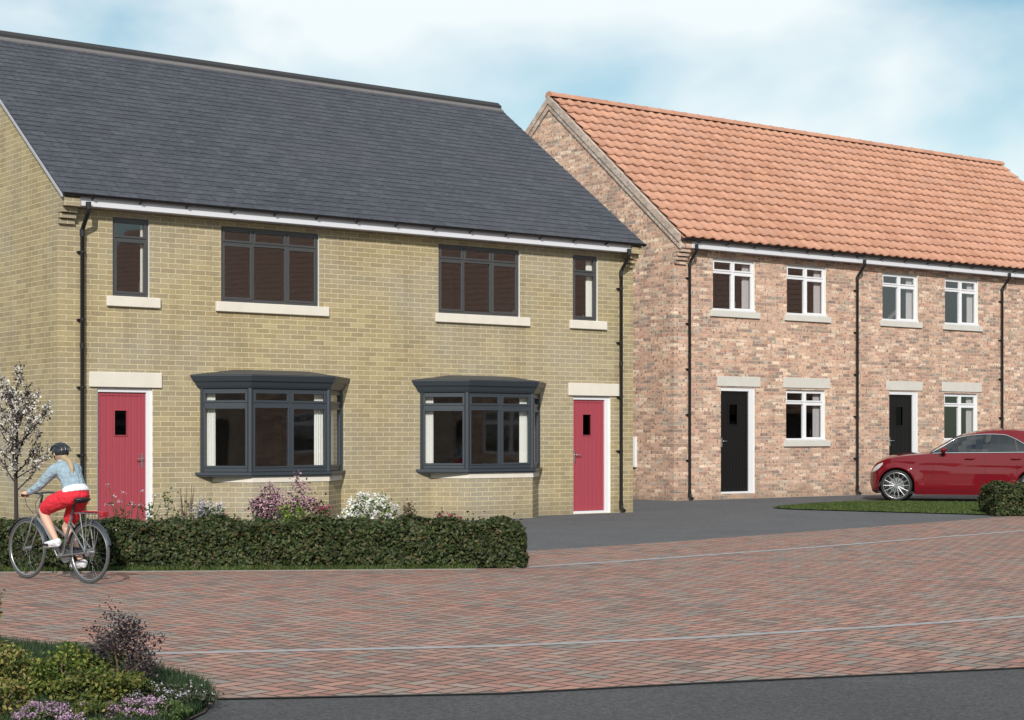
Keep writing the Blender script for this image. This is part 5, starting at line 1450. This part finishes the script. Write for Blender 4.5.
    for y in (-.083, .083):
        st = MB(); st.tube(KP([(.06, y, 1.455), (.075, y*.85, 1.38), (.09, 0, 1.335)]), .005*KB, 4); st.build('helmet_strap', M['car_black'], P)
    h = MB(); h.ball(K((.045, 0, 1.425)), .084*KB, 16, 12, 0, (1.0, .86, 1.0)); limb(h, [(-.010, 0, 1.375, .042), (-.06, .006, 1.362, .036), (-.11, .014, 1.345, .032), (-.155, .024, 1.310, .029), (-.192, .034, 1.255, .024), (-.210, .040, 1.195, .010)])
    fuse('hair', h, M['hair'], P, .006, 2)
    return P
rider()
# ================================================================== CAMERA, WORLD, LIGHT
cam = bpy.data.cameras.new('camera'); co_ = bpy.data.objects.new('camera', cam); COL.objects.link(co_)
cam.sensor_width = 36; cam.lens = 1720/1024*36; cam.shift_y = 75/1024; cam.clip_end = 3000; cam.clip_start = .05
co_.location = (0, 0, 1.5); co_.rotation_euler = (PI/2, 0, 0); S.camera = co_
SUN_EL, SUN_AZ = rad(29), 0       # horizontal direction to the sun as (x, y)
sx, sy = -.02, -1.0
sd = Vector((sx*math.cos(SUN_EL), sy*math.cos(SUN_EL), math.sin(SUN_EL)))
sl_ = bpy.data.lights.new('sun', 'SUN'); sl_.energy = 4.4; sl_.angle = rad(.6); sl_.color = (1, .955, .89)
so = bpy.data.objects.new('sun', sl_); COL.objects.link(so); so.rotation_euler = (-sd).to_track_quat('-Z', 'Y').to_euler(); so.location = (0, -20, 40)
Wd = bpy.data.worlds.new('World'); S.world = Wd; Wd.use_nodes = True; nt = Wd.node_tree; nt.nodes.clear(); N = NT(nt)
wo_ = N.n('ShaderNodeOutputWorld'); bg = N.n('ShaderNodeBackground'); sk = N.n('ShaderNodeTexSky'); sk.sky_type = 'NISHITA'; sk.sun_disc = False
sk.sun_elevation = SUN_EL; sk.sun_rotation = math.atan2(sx, sy); sk.air_density = 1.0; sk.dust_density = .6; sk.ozone_density = 1.0
CLX = .95
tc = N.n('ShaderNodeTexCoord')
mp = N.n('ShaderNodeMapping'); mp.inputs['Scale'].default_value = (1, 1, 1.9); mp.inputs['Location'].default_value = (CLX, .1, .22); N.l(tc.outputs['Generated'], mp.inputs[0])
f1 = N.noise(mp.outputs[0], 3.9, 5, .50, .2)
cl = N.ramp(f1, [(.35, g3(.14)), (.47, g3(.6)), (.57, g3(1))])
skc = N.mix(1.0, sk.outputs[0], (.80, 1.12, 1.06, 1), 'MULTIPLY')
cc = N.mix(cl, skc, (8.9, 9.7, 9.95, 1))
N.l(cc, bg.inputs[0]); bg.inputs[1].default_value = .10
N.l(bg.outputs[0], wo_.inputs[0])
S.view_settings.view_transform = 'Standard'; S.view_settings.look = 'None'; S.view_settings.exposure = 0.0; S.view_settings.gamma = 1
S.render.resolution_x = 1024; S.render.resolution_y = 720
S.cycles.max_bounces = 8; S.cycles.transparent_max_bounces = 16
S.cycles.sample_clamp_indirect = 8
